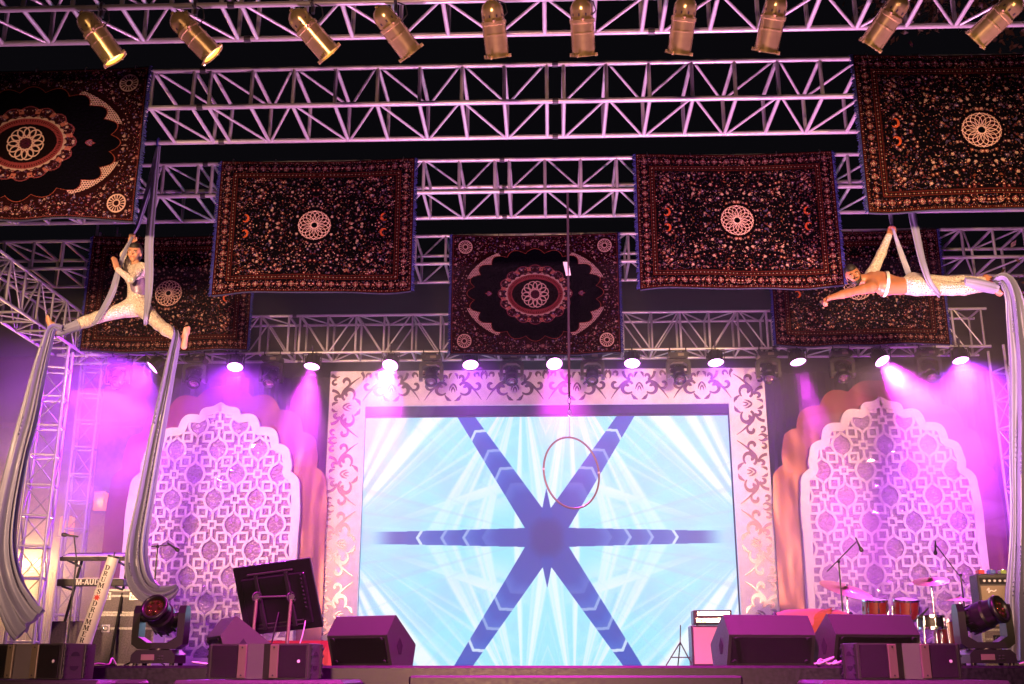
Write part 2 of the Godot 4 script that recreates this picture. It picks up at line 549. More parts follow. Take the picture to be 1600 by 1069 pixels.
func rosette_carpet(sd: int) -> ImageTexture:
	var r := RandomNumberGenerator.new()
	r.seed = sd
	var W := 384
	var H := 282
	var q := Image.create(W, H, false, Image.FORMAT_RGB8)
	q.fill(Color(0.05, 0.035, 0.05))
	var maroon := Color(0.085, 0.028, 0.04)
	var rust := Color(0.36, 0.14, 0.1)
	var ivory := Color(0.86, 0.74, 0.62)
	var pal := [Color(0.55, 0.4, 0.36), Color(0.38, 0.14, 0.14), Color(0.74, 0.62, 0.54), Color(0.36, 0.22, 0.28), Color(0.33, 0.29, 0.4), Color(0.5, 0.28, 0.19), Color(0.22, 0.075, 0.085)]
	q.fill_rect(Rect2i(0, 0, W, 70), maroon); q.fill_rect(Rect2i(0, 0, 70, H), maroon)
	q.fill_rect(Rect2i(12, 12, W, 40), Color(0.05, 0.022, 0.032)); q.fill_rect(Rect2i(12, 12, 40, H), Color(0.05, 0.022, 0.032))
	q.fill_rect(Rect2i(70, 70, W, H), Color(0.025, 0.016, 0.028))
	for b in [[3, 2], [10, 1], [52, 2], [55, 1], [67, 2], [71, 1]]:
		q.fill_rect(Rect2i(b[0], b[0], W, b[1]), rust)
		q.fill_rect(Rect2i(b[0], b[0], b[1], H), rust)
	for k in range(8, W, 7):
		disc(q, k, 7.5, 1.6, pal[k % 3]); disc(q, 7.5, k, 1.6, pal[k % 3])
		if k > 56:
			disc(q, k, 61, 2.4, rust if k % 2 else ivory.darkened(0.3)); disc(q, 61, k, 2.4, rust if k % 2 else ivory.darkened(0.3))
	# large border flowers and the sprigs between them
	for k in range(32, W, 46):
		for s in 2:
			var c := Vector2(k, 32) if s == 0 else Vector2(32, k)
			for p in 8:
				disc(q, c.x + 8 * cos(p * TAU / 8), c.y + 8 * sin(p * TAU / 8), 3.2, pal[(p + k) % 2])
			disc(q, c.x, c.y, 6.0, maroon); disc(q, c.x, c.y, 4.0, ivory, 2.2)
			var e := c + (Vector2(23, 0) if s == 0 else Vector2(0, 23))
			disc(q, e.x, e.y, 6.0, rust, 3.2); disc(q, e.x, e.y, 2.2, ivory)
	for k in 620:
		var p := Vector2(r.randf_range(12, W), r.randf_range(12, 50))
		if r.randf() < 0.42: p = Vector2(p.y, r.randf_range(12, H))
		disc(q, p.x, p.y, r.randf_range(0.7, 1.9), pal[r.randi() % pal.size()])
	# field of flowers, thicker towards the corner
	for k in 1700:
		var p := Vector2(r.randf_range(74, W), r.randf_range(74, H))
		var corner := Vector2(p.x - 74, p.y - 74).length()
		if corner > 130 and r.randf() < 0.42: continue
		if Vector2(W - p.x, H - p.y).length() < 74: continue
		var s := r.randf()
		var c: Color = pal[r.randi() % pal.size()]
		if s < 0.06:
			for j in 6: disc(q, p.x + 4.2 * cos(j * TAU / 6), p.y + 4.2 * sin(j * TAU / 6), 1.9, c)
			disc(q, p.x, p.y, 2.0, ivory)
		elif s < 0.16: disc(q, p.x, p.y, 3.6, c, 1.8)
		else: disc(q, p.x, p.y, r.randf_range(0.7, 2.2), c)
	# horn motifs beside the long axis
	for k in 26:
		var a := lerpf(-1.9, 2.4, k / 25.0)
		disc(q, 112 + 12 * cos(a), H - 33 + 15 * sin(a), lerpf(1.2, 4.2, sin(k / 25.0 * PI)), Color(0.74, 0.34, 0.18))
	for k in 14: disc(q, 78 + k * 3.2, 74 + 86 * exp(-k * 0.12), 1.6, rust)
	# central rosette of sixteen petals
	for y in range(H - 76, H):
		for x in range(W - 76, W):
			var d := Vector2(W - x - 0.5, H - y - 0.5)
			var l := d.length()
			var lace := false
			for j in 16:
				var cc := Vector2.from_angle(TAU * (j + 0.5) / 16) * 37.0
				if absf(d.distance_to(cc) - 24.5) < 1.15: lace = true
			for j in 16:
				if d.distance_to(Vector2.from_angle(TAU * j / 16) * 63.0) < 1.6: lace = true
			if l < 66: q.set_pixel(x, y, Color(0.93, 0.8, 0.7) if lace else Color(0.16, 0.05, 0.06) if l > 18 else Color(0.03, 0.02, 0.03))
	return fourfold(q)

func medallion_carpet() -> ImageTexture:
	var r := RandomNumberGenerator.new()
	r.seed = 77
	var W := 384
	var H := 282
	var q := Image.create(W, H, false, Image.FORMAT_RGB8)
	var navy := Color(0.02, 0.016, 0.05)
	var ivory := Color(0.74, 0.62, 0.58)
	var red := Color(0.46, 0.2, 0.22)
	var pal := [Color(0.52, 0.34, 0.34), Color(0.42, 0.16, 0.18), Color(0.72, 0.6, 0.58), Color(0.36, 0.22, 0.34), Color(0.3, 0.28, 0.46), Color(0.18, 0.06, 0.1)]
	for y in H:
		for x in W:
			var X := (W - x - 0.5) / float(H)
			var Y := (H - y - 0.5) / float(H)
			var c := Color(0.115, 0.035, 0.05)
			var f := Vector2(X / 1.1, Y / 0.77)
			var edge := 0.9 + 0.1 * absf(cos(f.angle() * 10.0))
			var bearing := rad_to_deg(Vector2(X, Y).angle())
			if bearing > 13.0 and bearing < 49.0 and f.length() < 1.06:
				var cell := Vector2(fposmod(x + (4 if (y / 7) % 2 else 0), 8) - 4, fposmod(y, 7) - 3.5)
				c = navy if cell.length() < 2.5 else ivory
			if f.length() < edge + 0.012: c = Color(0.5, 0.24, 0.2)
			if f.length() < edge: c = navy
			var m := Vector2(X / 0.6, Y / 0.5)
			if m.length() < 0.93 + 0.08 * absf(cos(m.angle() * 8.0)): c = Color(0.15, 0.05, 0.08)
			if m.length() < 0.93 + 0.08 * absf(cos(m.angle() * 8.0)) and m.length() > 0.9 + 0.08 * absf(cos(m.angle() * 8.0)): c = Color(0.42, 0.2, 0.24)
			if m.length() < 0.93 and absf(fposmod(m.angle() * 16.0 / TAU, 1.0) - 0.5) < 0.16 and m.length() > 0.8: c = Color(0.6, 0.36, 0.32)
			m = Vector2(X / 0.45, Y / 0.335)
			if m.length() < 1.03 + 0.06 * absf(cos(m.angle() * 14.0)): c = ivory.darkened(0.12)
			if m.length() < 1.0:
				c = red
				if fposmod(m.angle() * 14.0, 1.0) < 0.4 and absf(m.length() - 0.91) < 0.04: c = Color(0.2, 0.06, 0.06)
			m = Vector2(X / 0.375, Y / 0.255)
			if m.length() < 1.0: c = Color(0.07, 0.035, 0.05)
			var l := Vector2(X, Y).length()
			var a := Vector2(X, Y).angle()
			if l < 0.225:
				var lace := false
				for j in 12:
					if absf(Vector2(X, Y).distance_to(Vector2.from_angle(TAU * (j + 0.5) / 12) * 0.15) - 0.07) < 0.0085: lace = true
				if lace: c = ivory
				elif l < 0.12: c = Color(0.3, 0.12, 0.18) if fposmod(a * 12 / TAU + l * 30, 1.0) < 0.55 else Color(0.12, 0.05, 0.1)
			var wh := Vector2(X - 1.14, Y - 0.79)
			if wh.length() < 0.125:
				var wl := wh.length()
				c = Color(0.14, 0.045, 0.06)
				if absf(wl - 0.108) < 0.009 or absf(wl - 0.04) < 0.008 or (wl > 0.05 and wl < 0.1 and fposmod(wh.angle() * 16 / TAU, 1.0) < 0.4): c = ivory
			if x < 3 or y < 3: c = navy
			elif (x < 8 or y < 8): c = Color(0.42, 0.2, 0.2) if (x + y) % 6 < 3 else Color(0.12, 0.05, 0.07)
			q.set_pixel(x, y, c)
	for k in 2400:
		var p := Vector2(r.randf_range(8, W), r.randf_range(8, H))
		var X := (W - p.x) / H
		var Y := (H - p.y) / H
		var in_box := Vector2(X / 1.1, Y / 0.77).length() < 1.13 and Vector2(X, Y).angle() > 0.27 and Vector2(X, Y).angle() < 0.82
		var f := Vector2(X / 1.1, Y / 0.77).length() < 1.02
		var m := Vector2(X / 0.6, Y / 0.5).length() < 0.97 and Vector2(X / 0.47, Y / 0.35).length() > 1.04
		if (in_box or f) and not m: continue
		if Vector2(X - 1.14, Y - 0.79).length() < 0.14: continue
		var s := r.randf()
		var c: Color = pal[r.randi() % pal.size()]
		if s < 0.05:
			for j in 6: disc(q, p.x + 3.6 * cos(j * TAU / 6), p.y + 3.6 * sin(j * TAU / 6), 1.7, c)
			disc(q, p.x, p.y, 1.7, ivory)
		elif s < 0.13: disc(q, p.x, p.y, 3.2, c, 1.7)
		else: disc(q, p.x, p.y, r.randf_range(0.7, 2.0), c)
	for k in 6: disc(q, W - 33, 40, 10 - k * 1.6, [pal[0], navy, red, ivory, navy, pal[2]][k])
	for k in 46:
		var hw := 13.0 * sin(minf(k / 46.0 * 1.25, 1.0) * PI) * (0.45 if k < 14 else 1.0)
		for j in int(hw): q.set_pixel(W - 232 + k, H - 1 - j, red if j > hw - 4 else (ivory if (k + j) % 9 == 0 else pal[3]))
	return fourfold(q)

func carpet(label: String, at: Vector3, w: float, h: float, m: Material, wave: float, sd: int) -> void:
	# at = upper left corner of the pile
	var t := thing("hanging_carpet", label, "carpet", at, 0.0, "carpets hung from the roof trusses")
	var nx := 56
	var ny := 36
	var f := func(a: float, b: float) -> Vector3:
		var x := a * w
		var y := b * h
		var z := wave * (sin(x * 3.1 + sd) * 0.5 + sin(x * 7.3 + sd * 2.0 + b) * 0.22 + 0.12 * sin(y * 5.0 + x + sd)) * (0.15 + 0.85 * b)
		var sag := 0.012 * sin(x * 2.4 + sd) * b + wave * 0.25 * maxf(0.0, b - 0.9) * 10.0 * sin(x * 5.0 + sd)
		return Vector3(x, -y + sag - 0.035 * sin(a * PI) * (1.0 - b), z)
	var gf := Geo.new()
	var gb := Geo.new()
	var e := 0.004
	var P := []
	var N := []
	for j in ny + 1:
		var row := []
		var nrow := []
		for i in nx + 1:
			var a := float(i) / nx
			var b := float(j) / ny
			row.append(f.call(a, b))
			nrow.append((f.call(a, b + e) - f.call(a, b - e)).cross(f.call(a + e, b) - f.call(a - e, b)).normalized())
		P.append(row); N.append(nrow)
	var back := Vector3(0, 0, -0.014)
	for j in ny:
		for i in nx:
			gf.squad(P[j][i], P[j][i + 1], P[j + 1][i + 1], P[j + 1][i], N[j][i], N[j][i + 1], N[j + 1][i + 1], N[j + 1][i],
				Vector2(float(i) / nx, float(j) / ny), Vector2(float(i + 1) / nx, float(j) / ny), Vector2(float(i + 1) / nx, float(j + 1) / ny), Vector2(float(i) / nx, float(j + 1) / ny))
			gb.quad(P[j][i] + back, P[j][i + 1] + back, P[j + 1][i + 1] + back, P[j + 1][i] + back, Vector3(0, 0, -1))
	for j in ny:
		for i in [0, nx]:
			gb.quad(P[j][i], P[j + 1][i], P[j + 1][i] + back, P[j][i] + back, Vector3(-1 if i == 0 else 1, 0, 0))
	for i in nx:
		gb.quad(P[ny][i], P[ny][i + 1], P[ny][i + 1] + back, P[ny][i] + back, Vector3.DOWN)
		gb.quad(P[0][i], P[0][i + 1], P[0][i + 1] + back, P[0][i] + back, Vector3.UP)
	obj("pile", gf, m, t)
	obj("backing", gb, M.navy_cloth, t)
	# hem below and fringes at both ends
	var hem := Geo.new()
	var pts := []
	for i in nx + 1: pts.append(P[ny][i] + Vector3(0, -0.008, -0.007))
	hem.tube(pts, 0.014, 6)
	obj("hem", hem, M.navy_cloth, t)
	var r := RandomNumberGenerator.new()
	r.seed = sd
	for s in [-1, 1]:
		var fr := Geo.new()
		var k := 0
		while k < 170:
			var b := k / 170.0
			var p: Vector3 = f.call(0.0 if s < 0 else 1.0, b)
			var l := r.randf_range(0.03, 0.052)
			var q := p + Vector3(s * l, -r.randf_range(0.005, 0.035), r.randf_range(-0.02, 0.01))
			fr.tube([p + Vector3(0, 0, -0.006), (p + q) / 2 + Vector3(0, 0.008, 0), q], 0.0075, 4, 0.005)
			k += 1
		obj("fringe", fr, M.fringe_blue, t)
	for k in 5:
		var a := 0.06 + 0.88 * k / 4.0
		var p: Vector3 = f.call(a, 0.0)
		var tie := Geo.new()
		tie.torus(0.05, 0.006, Transform3D(Basis(Vector3.UP, PI / 2), p + Vector3(0, 0.0, -0.045)), 16, 6)
		obj("cable_tie", tie, M.cable_black, t)

func carpets() -> void:
	var a := mat("rosette_pile", Color(0.84, 0.82, 0.84), 0.95)
	a.albedo_texture = rosette_carpet(5)
	var a2 := mat("rosette_pile_worn", Color(0.8, 0.79, 0.83), 0.95)
	a2.albedo_texture = rosette_carpet(8)
	var b := mat("medallion_pile", Color(0.86, 0.85, 0.88), 0.95)
	b.albedo_texture = medallion_carpet()
	for m in [a, a2, b]:
		m.metallic_specular = 0.12
		m.normal_enabled = true
		m.normal_texture = noise_tex(0.2, Color.BLACK, Color.WHITE, 2, 61, 2.0)
	carpet("scalloped medallion carpet with rumpled hem, at the upper left corner", Vector3(-7.68, 8.44, -11.84), 2.8, 2.02, b, 0.1, 3)
	carpet("dark rosette carpet cut off by the upper right corner", Vector3(3.69, 8.42, -11.84), 2.8, 2.03, a, 0.03, 4)
	carpet("rosette carpet hanging right of the woman on silks, on middle truss", Vector3(-4.73, 8.42, -14.44), 2.82, 2.03, a2, 0.05, 5)
	carpet("rosette carpet above the outstretched man's head, on middle truss", Vector3(1.27, 8.43, -14.44), 2.79, 2.05, a, 0.05, 6)
	carpet("scalloped medallion carpet hanging above the centre of the screen", Vector3(-1.62, 8.4, -17.34), 2.8, 2.12, b, 0.035, 7)
	carpet("purple lit rosette carpet right behind the woman on silks", Vector3(-7.8, 8.46, -17.34), 2.8, 2.06, a, 0.04, 8)
	carpet("rosette carpet low behind the outstretched man", Vector3(3.7, 8.39, -17.34), 2.8, 2.0, a2, 0.05, 9)

# ---------------------------------------------------------------- screen, frame, arches
func star_picture() -> ImageTexture:
	var W := 420
	var H := 276
	var q := Image.create(W, H, false, Image.FORMAT_RGB8)
	var f := FastNoiseLite.new()
	f.seed = 4
	f.frequency = 1.0
	f.fractal_octaves = 3
	var c2 := FastNoiseLite.new()
	c2.seed = 9
	c2.frequency = 0.9
	for y in H:
		for x in W:
			var X := (W - x - 0.5) / float(H)
			var Y := (H - y - 0.5) / float(H)
			var soft := c2.get_noise_2d(X * 2.0, Y * 2.0)
			var c := Color(0.6, 0.91, 0.95).lerp(Color(0.65, 0.8, 0.97), clampf(0.25 + 0.6 * (X - 0.95) + soft * 0.7, 0.0, 0.9))
			# fans of light: from beyond the side edges and from above
			var a := Vector2(1.75 - X, Y * 1.0 + 0.02).angle()
			var s1 := clampf(f.get_noise_1d(a * 6.0) * 2.4 + 0.1, 0.0, 1.0) * smoothstep(0.05, 0.5, Y) * (1.0 - smoothstep(0.7, 1.5, absf(X - 1.05) * 1.4))
			a = Vector2(X - 0.2, 1.35 - Y).angle()
			var s2 := clampf(f.get_noise_1d(a * 6.0 + 40.0) * 2.3, 0.0, 1.0) * (1.0 - smoothstep(0.5, 1.4, X)) * 0.9
			a = Vector2(X, Y).angle()
			var s3 := clampf(f.get_noise_1d(a * 18.0 + 90.0) * 1.8 - 0.1, 0.0, 1.0) * smoothstep(0.25, 0.7, Vector2(X, Y).length()) * 0.7
			c = c.lerp(Color(0.97, 1.0, 1.0), clampf(maxf(s1, maxf(s2, s3 * 0.15)), 0.0, 1.0) * 0.85)
			c = c.lerp(Color(0.66, 0.78, 0.96), clampf(f.get_noise_1d(a * 9.0 + 7.0) * 1.2 - 0.3, 0.0, 0.35))
			# arms of the star
			var arms := [[Vector2(1, 0), 0.08, 0.05], [Vector2(0.557, 0.83), 0.112, 0.06]]
			for arm in arms:
				var d: Vector2 = arm[0]
				var along := X * d.x + Y * d.y
				var across := absf(X * d.y - Y * d.x)
				if along < 0.0: continue
				var hw: float = lerpf(arm[1], arm[2], clampf(along / 1.25, 0.0, 1.0))
				if across < hw:
					var blue := Color(0.1, 0.32, 0.74).lerp(Color(0.2, 0.3, 0.7), clampf(0.5 + c2.get_noise_2d(X * 3.0 + 9.0, Y * 3.0), 0.0, 1.0))
					blue = blue.lerp(Color(0.24, 0.27, 0.64), 1.0 - smoothstep(0.2, 0.6, along))
					var chev := along + across * 0.62
					for e in [[0.52, 0.16], [0.68, 0.55], [0.86, 0.5], [1.06, 0.85]]:
						var dd: float = chev - e[0]
						if absf(dd) < 0.013: blue = blue.lerp(Color(0.9, 0.97, 1.0), e[1])
						elif dd < 0.0 and dd > -0.1: blue = blue.lerp(Color(0.55, 0.68, 0.95), 0.3 * (1.0 + dd / 0.1))
					var fade := smoothstep(1.2, 1.46, along) if d.y < 0.5 else 0.0
					c = blue.lerp(c, fade)
			# spike and hub
			if X < 0.085 * (1.0 - Y / 0.4) and Y < 0.4: c = Color(0.2, 0.27, 0.66)
			var hub := Vector2(X, Y * 0.86).length()
			var edge := 0.125 + 0.02 * c2.get_noise_2d(X * 9.0, Y * 9.0)
			if hub < edge + 0.05: c = c.lerp(Color(0.24, 0.19, 0.5), 1.0 - smoothstep(edge - 0.04, edge + 0.05, hub))
			q.set_pixel(x, y, c)
	return fourfold(q)

func screen() -> void:
	var t := thing("led_screen", "large bright LED screen showing a six armed blue star", "screen", Vector3(-0.07, DECK, -19.5))
	var w := 6.55
	var h := 4.33
	var g := Geo.new()
	var y0 := 0.012
	g.squad(Vector3(-w / 2, y0 + h, 0), Vector3(w / 2, y0 + h, 0), Vector3(w / 2, y0, 0), Vector3(-w / 2, y0, 0), Vector3.BACK, Vector3.BACK, Vector3.BACK, Vector3.BACK, Vector2(0, 0), Vector2(1, 0), Vector2(1, 1), Vector2(0, 1))
	var m := mat("led_picture", Color(0.02, 0.02, 0.02), 0.5)
	m.emission_enabled = true
	m.emission = Color.BLACK
	m.emission_texture = star_picture()
	m.emission_energy_multiplier = 1.12
	obj("picture", g, m, t)
	g = Geo.new()
	g.bx(-w / 2 - 0.03, 0.0, -0.2, w / 2 + 0.03, h + 0.04, -0.004, 0.004)
	obj("cabinet", g, M.soft_black, t)
	g = Geo.new()
	g.bx(-w / 2 - 0.06, h + 0.045, -0.2, w / 2 + 0.06, h + 0.36, 0.03, 0.006)
	obj("header", g, M.soft_black, t)
	var l := AreaLight3D.new()
	l.name = "screen_light"
	l.area_size = Vector2(w, h)
	l.light_color = Color(0.66, 0.86, 1.0)
	l.area_normalize_energy = false
	l.light_energy = 0.5
	l.area_range = 60.0
	l.shadow_enabled = true
	t.add_child(l)
	l.position = Vector3(0, h / 2, 0.05)
	l.rotation.y = PI

func spiral(c: Vector2, r0: float, r1: float, a0: float, a1: float, m := 22) -> Array:
	var out := []
	for k in m + 1:
		var t := float(k) / m
		var r := lerpf(r0, r1, pow(t, 0.8))
		out.append(c + Vector2(cos(lerpf(a0, a1, t)), sin(lerpf(a0, a1, t))) * r)
	return out

func curve(p: Array, m := 14) -> Array:
	var out := []
	for k in m + 1:
		var t := float(k) / m
		out.append(p[0].bezier_interpolate(p[1], p[2], p[3], t))
	return out

func taper(m: int, w0: float, w1: float, w2: float) -> Array:
	var out := []
	for k in m:
		var t := float(k) / maxf(1, m - 1)
		out.append(lerpf(w0, w1, t * 2.0) if t < 0.5 else lerpf(w1, w2, t * 2.0 - 1.0))
	return out

func scroll_motif() -> ArrayMesh:
	# x along the board from -0.6 to 0.6, y from the inner edge 0 to the outer edge 0.6
	var g := Geo.new()
	for s in [-1.0, 1.0]:
		var xf := Transform3D(Basis(Vector3(s, 0, 0), Vector3(0, 1, 0), Vector3(0, 0, 1)), Vector3.ZERO)
		var z := 0.010
		var parts := [
			[spiral(Vector2(0.25, 0.27), 0.135, 0.035, -2.5, 2.7), [0.012, 0.036, 0.024]],
			[curve([Vector2(0.16, 0.155), Vector2(0.12, 0.08), Vector2(0.09, 0.06), Vector2(0.03, 0.05)]), [0.01, 0.03, 0.004]],
			[curve([Vector2(0.13, 0.33), Vector2(0.2, 0.45), Vector2(0.36, 0.36), Vector2(0.56, 0.06)]), [0.02, 0.03, 0.004]],
			[spiral(Vector2(0.47, 0.33), 0.1, 0.025, 3.4, 8.6), [0.008, 0.03, 0.02]],
			[spiral(Vector2(0.15, 0.47), 0.07, 0.018, -1.2, 3.6), [0.02, 0.026, 0.016]],
			[curve([Vector2(0.2, 0.41), Vector2(0.28, 0.46), Vector2(0.3, 0.5), Vector2(0.31, 0.57)]), [0.014, 0.024, 0.026]],
			[spiral(Vector2(0.45, 0.52), 0.065, 0.02, -0.4, 4.4), [0.012, 0.024, 0.016]],
			[curve([Vector2(0.6, 0.59), Vector2(0.56, 0.54), Vector2(0.53, 0.5), Vector2(0.58, 0.44)]), [0.03, 0.022, 0.004]],
			[curve([Vector2(0.0, 0.36), Vector2(0.04, 0.34), Vector2(0.07, 0.28), Vector2(0.075, 0.23)], 8), [0.012, 0.016, 0.003]],
			[curve([Vector2(0.0, 0.30), Vector2(0.02, 0.27), Vector2(0.03, 0.25), Vector2(0.035, 0.2)], 8), [0.008, 0.014, 0.003]],
			[curve([Vector2(0.02, 0.55), Vector2(0.06, 0.56), Vector2(0.08, 0.52), Vector2(0.085, 0.45)], 8), [0.004, 0.026, 0.003]],
		]
		for p in parts:
			var w: Array = p[1]
			g.band(p[0], taper(p[0].size(), w[0] * 1.05, w[1] * 1.05, w[2] * 1.05), 0.0, z, xf)
			z += 0.0012
	return g.mesh()

func scroll_frame() -> void:
	var t := thing("scrollwork_frame", "white portal frame with mirrored scrollwork around the screen", "frame", Vector3(0, DECK, -19.3))
	var g := Geo.new()
	g.bx(-3.99, 0.004, -0.06, -3.33, 5.175, 0.0, 0.006)
	obj("side_board", g, M.white_board, t)
	g = Geo.new()
	g.bx(3.21, 0.004, -0.06, 3.86, 5.175, 0.0, 0.006)
	obj("side_board", g, M.white_board, t)
	g = Geo.new()
	g.bx(-3.328, 4.52, -0.06, 3.208, 5.175, 0.0, 0.006)
	obj("top_board", g, M.white_board, t)
	var motif := scroll_motif()
	for k in 4:
		var o := obj("scroll", motif, M.mirror_acrylic, t)
		o.transform = Transform3D(Basis(Vector3(0, 1, 0), Vector3(-1, 0, 0), Vector3(0, 0, 1)), Vector3(-3.37, 4.5 - k * 1.22, 0.001))
		o = obj("scroll", motif, M.mirror_acrylic, t)
		o.transform = Transform3D(Basis(Vector3(0, -1, 0), Vector3(1, 0, 0), Vector3(0, 0, 1)), Vector3(3.25, 4.5 - k * 1.22, 0.001))
	for k in 6:
		var o := obj("scroll", motif, M.mirror_acrylic, t)
		o.transform = Transform3D(Basis(Vector3(0.92, 0, 0), Vector3(0, 1, 0), Vector3(0, 0, 1)), Vector3(-2.86 + k * 1.12, 4.555, 0.001))

func mirrored(half: Array) -> PackedVector2Array:
	var out := PackedVector2Array()
	for p in half: out.append(p)
	for k in range(half.size() - 1, -1, -1):
		if half[k].x > 0.001: out.append(Vector2(-half[k].x, half[k].y))
	return out

# scalloped edge: arcs bulging outwards between the given notches
func scallops(notches: Array, bulge: Array) -> Array:
	var out := []
	for k in notches.size() - 1:
		var a: Vector2 = notches[k]
		var b: Vector2 = notches[k + 1]
		var d := b - a
		var nrm := Vector2(-d.y, d.x).normalized()
		var m := 10 if bulge[k] != 0.0 else 1
		for j in m:
			var t := float(j) / m
			out.append(a + d * t + nrm * bulge[k] * sin(t * PI) * (1.0 if bulge[k] >= 0 else 1.0))
	out.append(notches[notches.size() - 1])
	return out

func arch(label: String, at: Vector3) -> void:
	var t := thing("lattice_arch", label, "stage arch", at, 0.0, "lattice arches beside the screen")
	var top := 4.58
	var inner := mirrored(scallops([Vector2(0, top), Vector2(0.2, top - 0.13), Vector2(0.375, top - 0.27), Vector2(0.735, top - 0.5), Vector2(1.09, top - 0.8), Vector2(1.31, top - 1.05), Vector2(1.33, top - 1.3), Vector2(1.5, top - 1.62), Vector2(1.52, top - 2.4), Vector2(1.56, 0.006)],
		[-0.03, 0.05, 0.12, 0.13, 0.07, 0.02, 0.06, 0.02, 0.0]))
	var outer := mirrored(scallops([Vector2(0, top + 0.3), Vector2(0.5, top + 0.1), Vector2(1.02, top - 0.14), Vector2(1.46, top - 0.55), Vector2(1.72, top - 0.86), Vector2(1.74, top - 1.2), Vector2(1.93, top - 1.55), Vector2(1.95, top - 2.4), Vector2(1.97, 0.008)],
		[0.08, 0.15, 0.15, 0.09, 0.02, 0.07, 0.02, 0.0]))
	var g := Geo.new()
	g.prism(outer, -0.2, -0.17)
	obj("outer_panel", g, M.copper_acrylic, t)
	g = Geo.new()
	# crumpled reflective film behind the lattice
	var idx := Geometry2D.triangulate_polygon(inner)
	for k in range(0, idx.size(), 3):
		var a := inner[idx[k]]
		var b := inner[idx[k + 1]]
		var c := inner[idx[k + 2]]
		g.flat(Vector3(a.x, a.y, -0.08), Vector3(b.x, b.y, -0.08), Vector3(c.x, c.y, -0.08), Vector3.BACK)
		g.flat(Vector3(a.x, a.y, -0.085), Vector3(b.x, b.y, -0.085), Vector3(c.x, c.y, -0.085), Vector3.FORWARD)
	obj("film_backing", g, M.crinkled_film, t)
	g = Geo.new()
	var closed := []
	for p in inner: closed.append(p)
	var rim := Geometry2D.offset_polygon(inner, -0.075)
	var edge := []
	for p in rim[0]: edge.append(p)
	g.band(edge, [0.075], -0.03, 0.03, Transform3D(), true)
	var inside := func(p: Vector2) -> bool: return Geometry2D.is_point_in_polygon(p, rim[0])
	var strip := func(pts: Array, w: float, z: float) -> void:
		var run := []
		for p in pts + [Vector2(99, 99)]:
			if inside.call(p): run.append(p)
			else:
				if run.size() > 1: g.band(run, [w], -0.02, z)
				run = []
	var line := func(a: Vector2, b: Vector2) -> Array:
		var m := maxi(2, int(a.distance_to(b) / 0.025))
		var out := []
		for k in m + 1: out.append(a.lerp(b, float(k) / m))
		return out
	var frame := func(c: Vector2, hx: float, hy: float, w: float, z: float) -> void:
		strip.call(line.call(c + Vector2(-hx - w, hy), c + Vector2(hx + w, hy)), w, z)
		strip.call(line.call(c + Vector2(-hx - w, -hy), c + Vector2(hx + w, -hy)), w, z + 0.0008)
		strip.call(line.call(c + Vector2(hx, -hy), c + Vector2(hx, hy)), w, z + 0.0016)
		strip.call(line.call(c + Vector2(-hx, -hy), c + Vector2(-hx, hy)), w, z + 0.0024)
	var dx := 0.74
	var dy := 0.442
	for row in range(-1, 11):
		for k in range(-3, 4):
			var c := Vector2(k * dx + (dx / 2 if row % 2 else 0.0), top - 0.45 - row * dy)
			if absf(c.x) > 1.9 or c.y < -0.3: continue
			frame.call(c, 0.06, 0.06, 0.018, 0.0)
			for s in [-1.0, 1.0]:
				strip.call(line.call(c + Vector2(s * 0.075, 0), c + Vector2(s * 0.215, 0)), 0.021, 0.004)
				strip.call(line.call(c + Vector2(0, s * 0.075), c + Vector2(0, s * 0.25)), 0.021, 0.005)
			# waisted loop round each node; neighbours' corners interlock as small squares
			var zz := 0.012 + 0.0035 * posmod(row, 2)
			for sx in [-1.0, 1.0]:
				for sy in [-1.0, 1.0]:
					var side := []
					for p in [Vector2(0.2, 0.0), Vector2(0.207, 0.05), Vector2(0.235, 0.105), Vector2(0.257, 0.14), Vector2(0.262, 0.17), Vector2(0.262, 0.318)]: side.append(c + p * Vector2(sx, sy))
					var lid := []
					for p in [Vector2(0.0, 0.215), Vector2(0.03, 0.25), Vector2(0.075, 0.285), Vector2(0.11, 0.298), Vector2(0.282, 0.298)]: lid.append(c + p * Vector2(sx, sy))
					var fine := []
					for j in side.size() - 1: fine += line.call(side[j], side[j + 1])
					strip.call(fine, 0.021, zz + 0.0008 * (sx + 1))
					fine = []
					for j in lid.size() - 1: fine += line.call(lid[j], lid[j + 1])
					strip.call(fine, 0.021, zz + 0.0004 + 0.0008 * (sy + 1))
	obj("lattice", g, M.lattice_board, t)
	# loose clear plastic wrap, crumpled into facets
	var r := RandomNumberGenerator.new()
	r.seed = int(at.x * 10.0) + 90
	for patch in [[0.15, 3.35, 1.5, 0.75], [-0.3, 2.75, 1.2, 0.6], [0.3, 1.2, 1.5, 0.6]]:
		var pw: float = patch[2]
		var ph: float = patch[3]
		var nx := 26
		var ny := 16
		var P := []
		for j in ny + 1:
			var row := []
			for i in nx + 1:
				var x: float = patch[0] + pw * (float(i) / nx - 0.5) + r.randf_range(-0.02, 0.02) + 0.06 * sin(j * 1.3)
				var y: float = patch[1] + ph * (float(j) / ny - 0.5) + r.randf_range(-0.015, 0.015) + 0.05 * sin(i * 0.7)
				row.append(Vector3(x, y, 0.065 + 0.02 * sin(y * 40.0 + x * 9.0) + r.randf_range(-0.012, 0.012)))
			P.append(row)
		g = Geo.new()
		for j in ny:
			for i in nx:
				g.flat(P[j][i], P[j][i + 1], P[j + 1][i + 1], Vector3.BACK)
				g.flat(P[j][i], P[j + 1][i + 1], P[j + 1][i], Vector3.BACK)
		obj("plastic_wrap", g, M.clear_wrap, t)
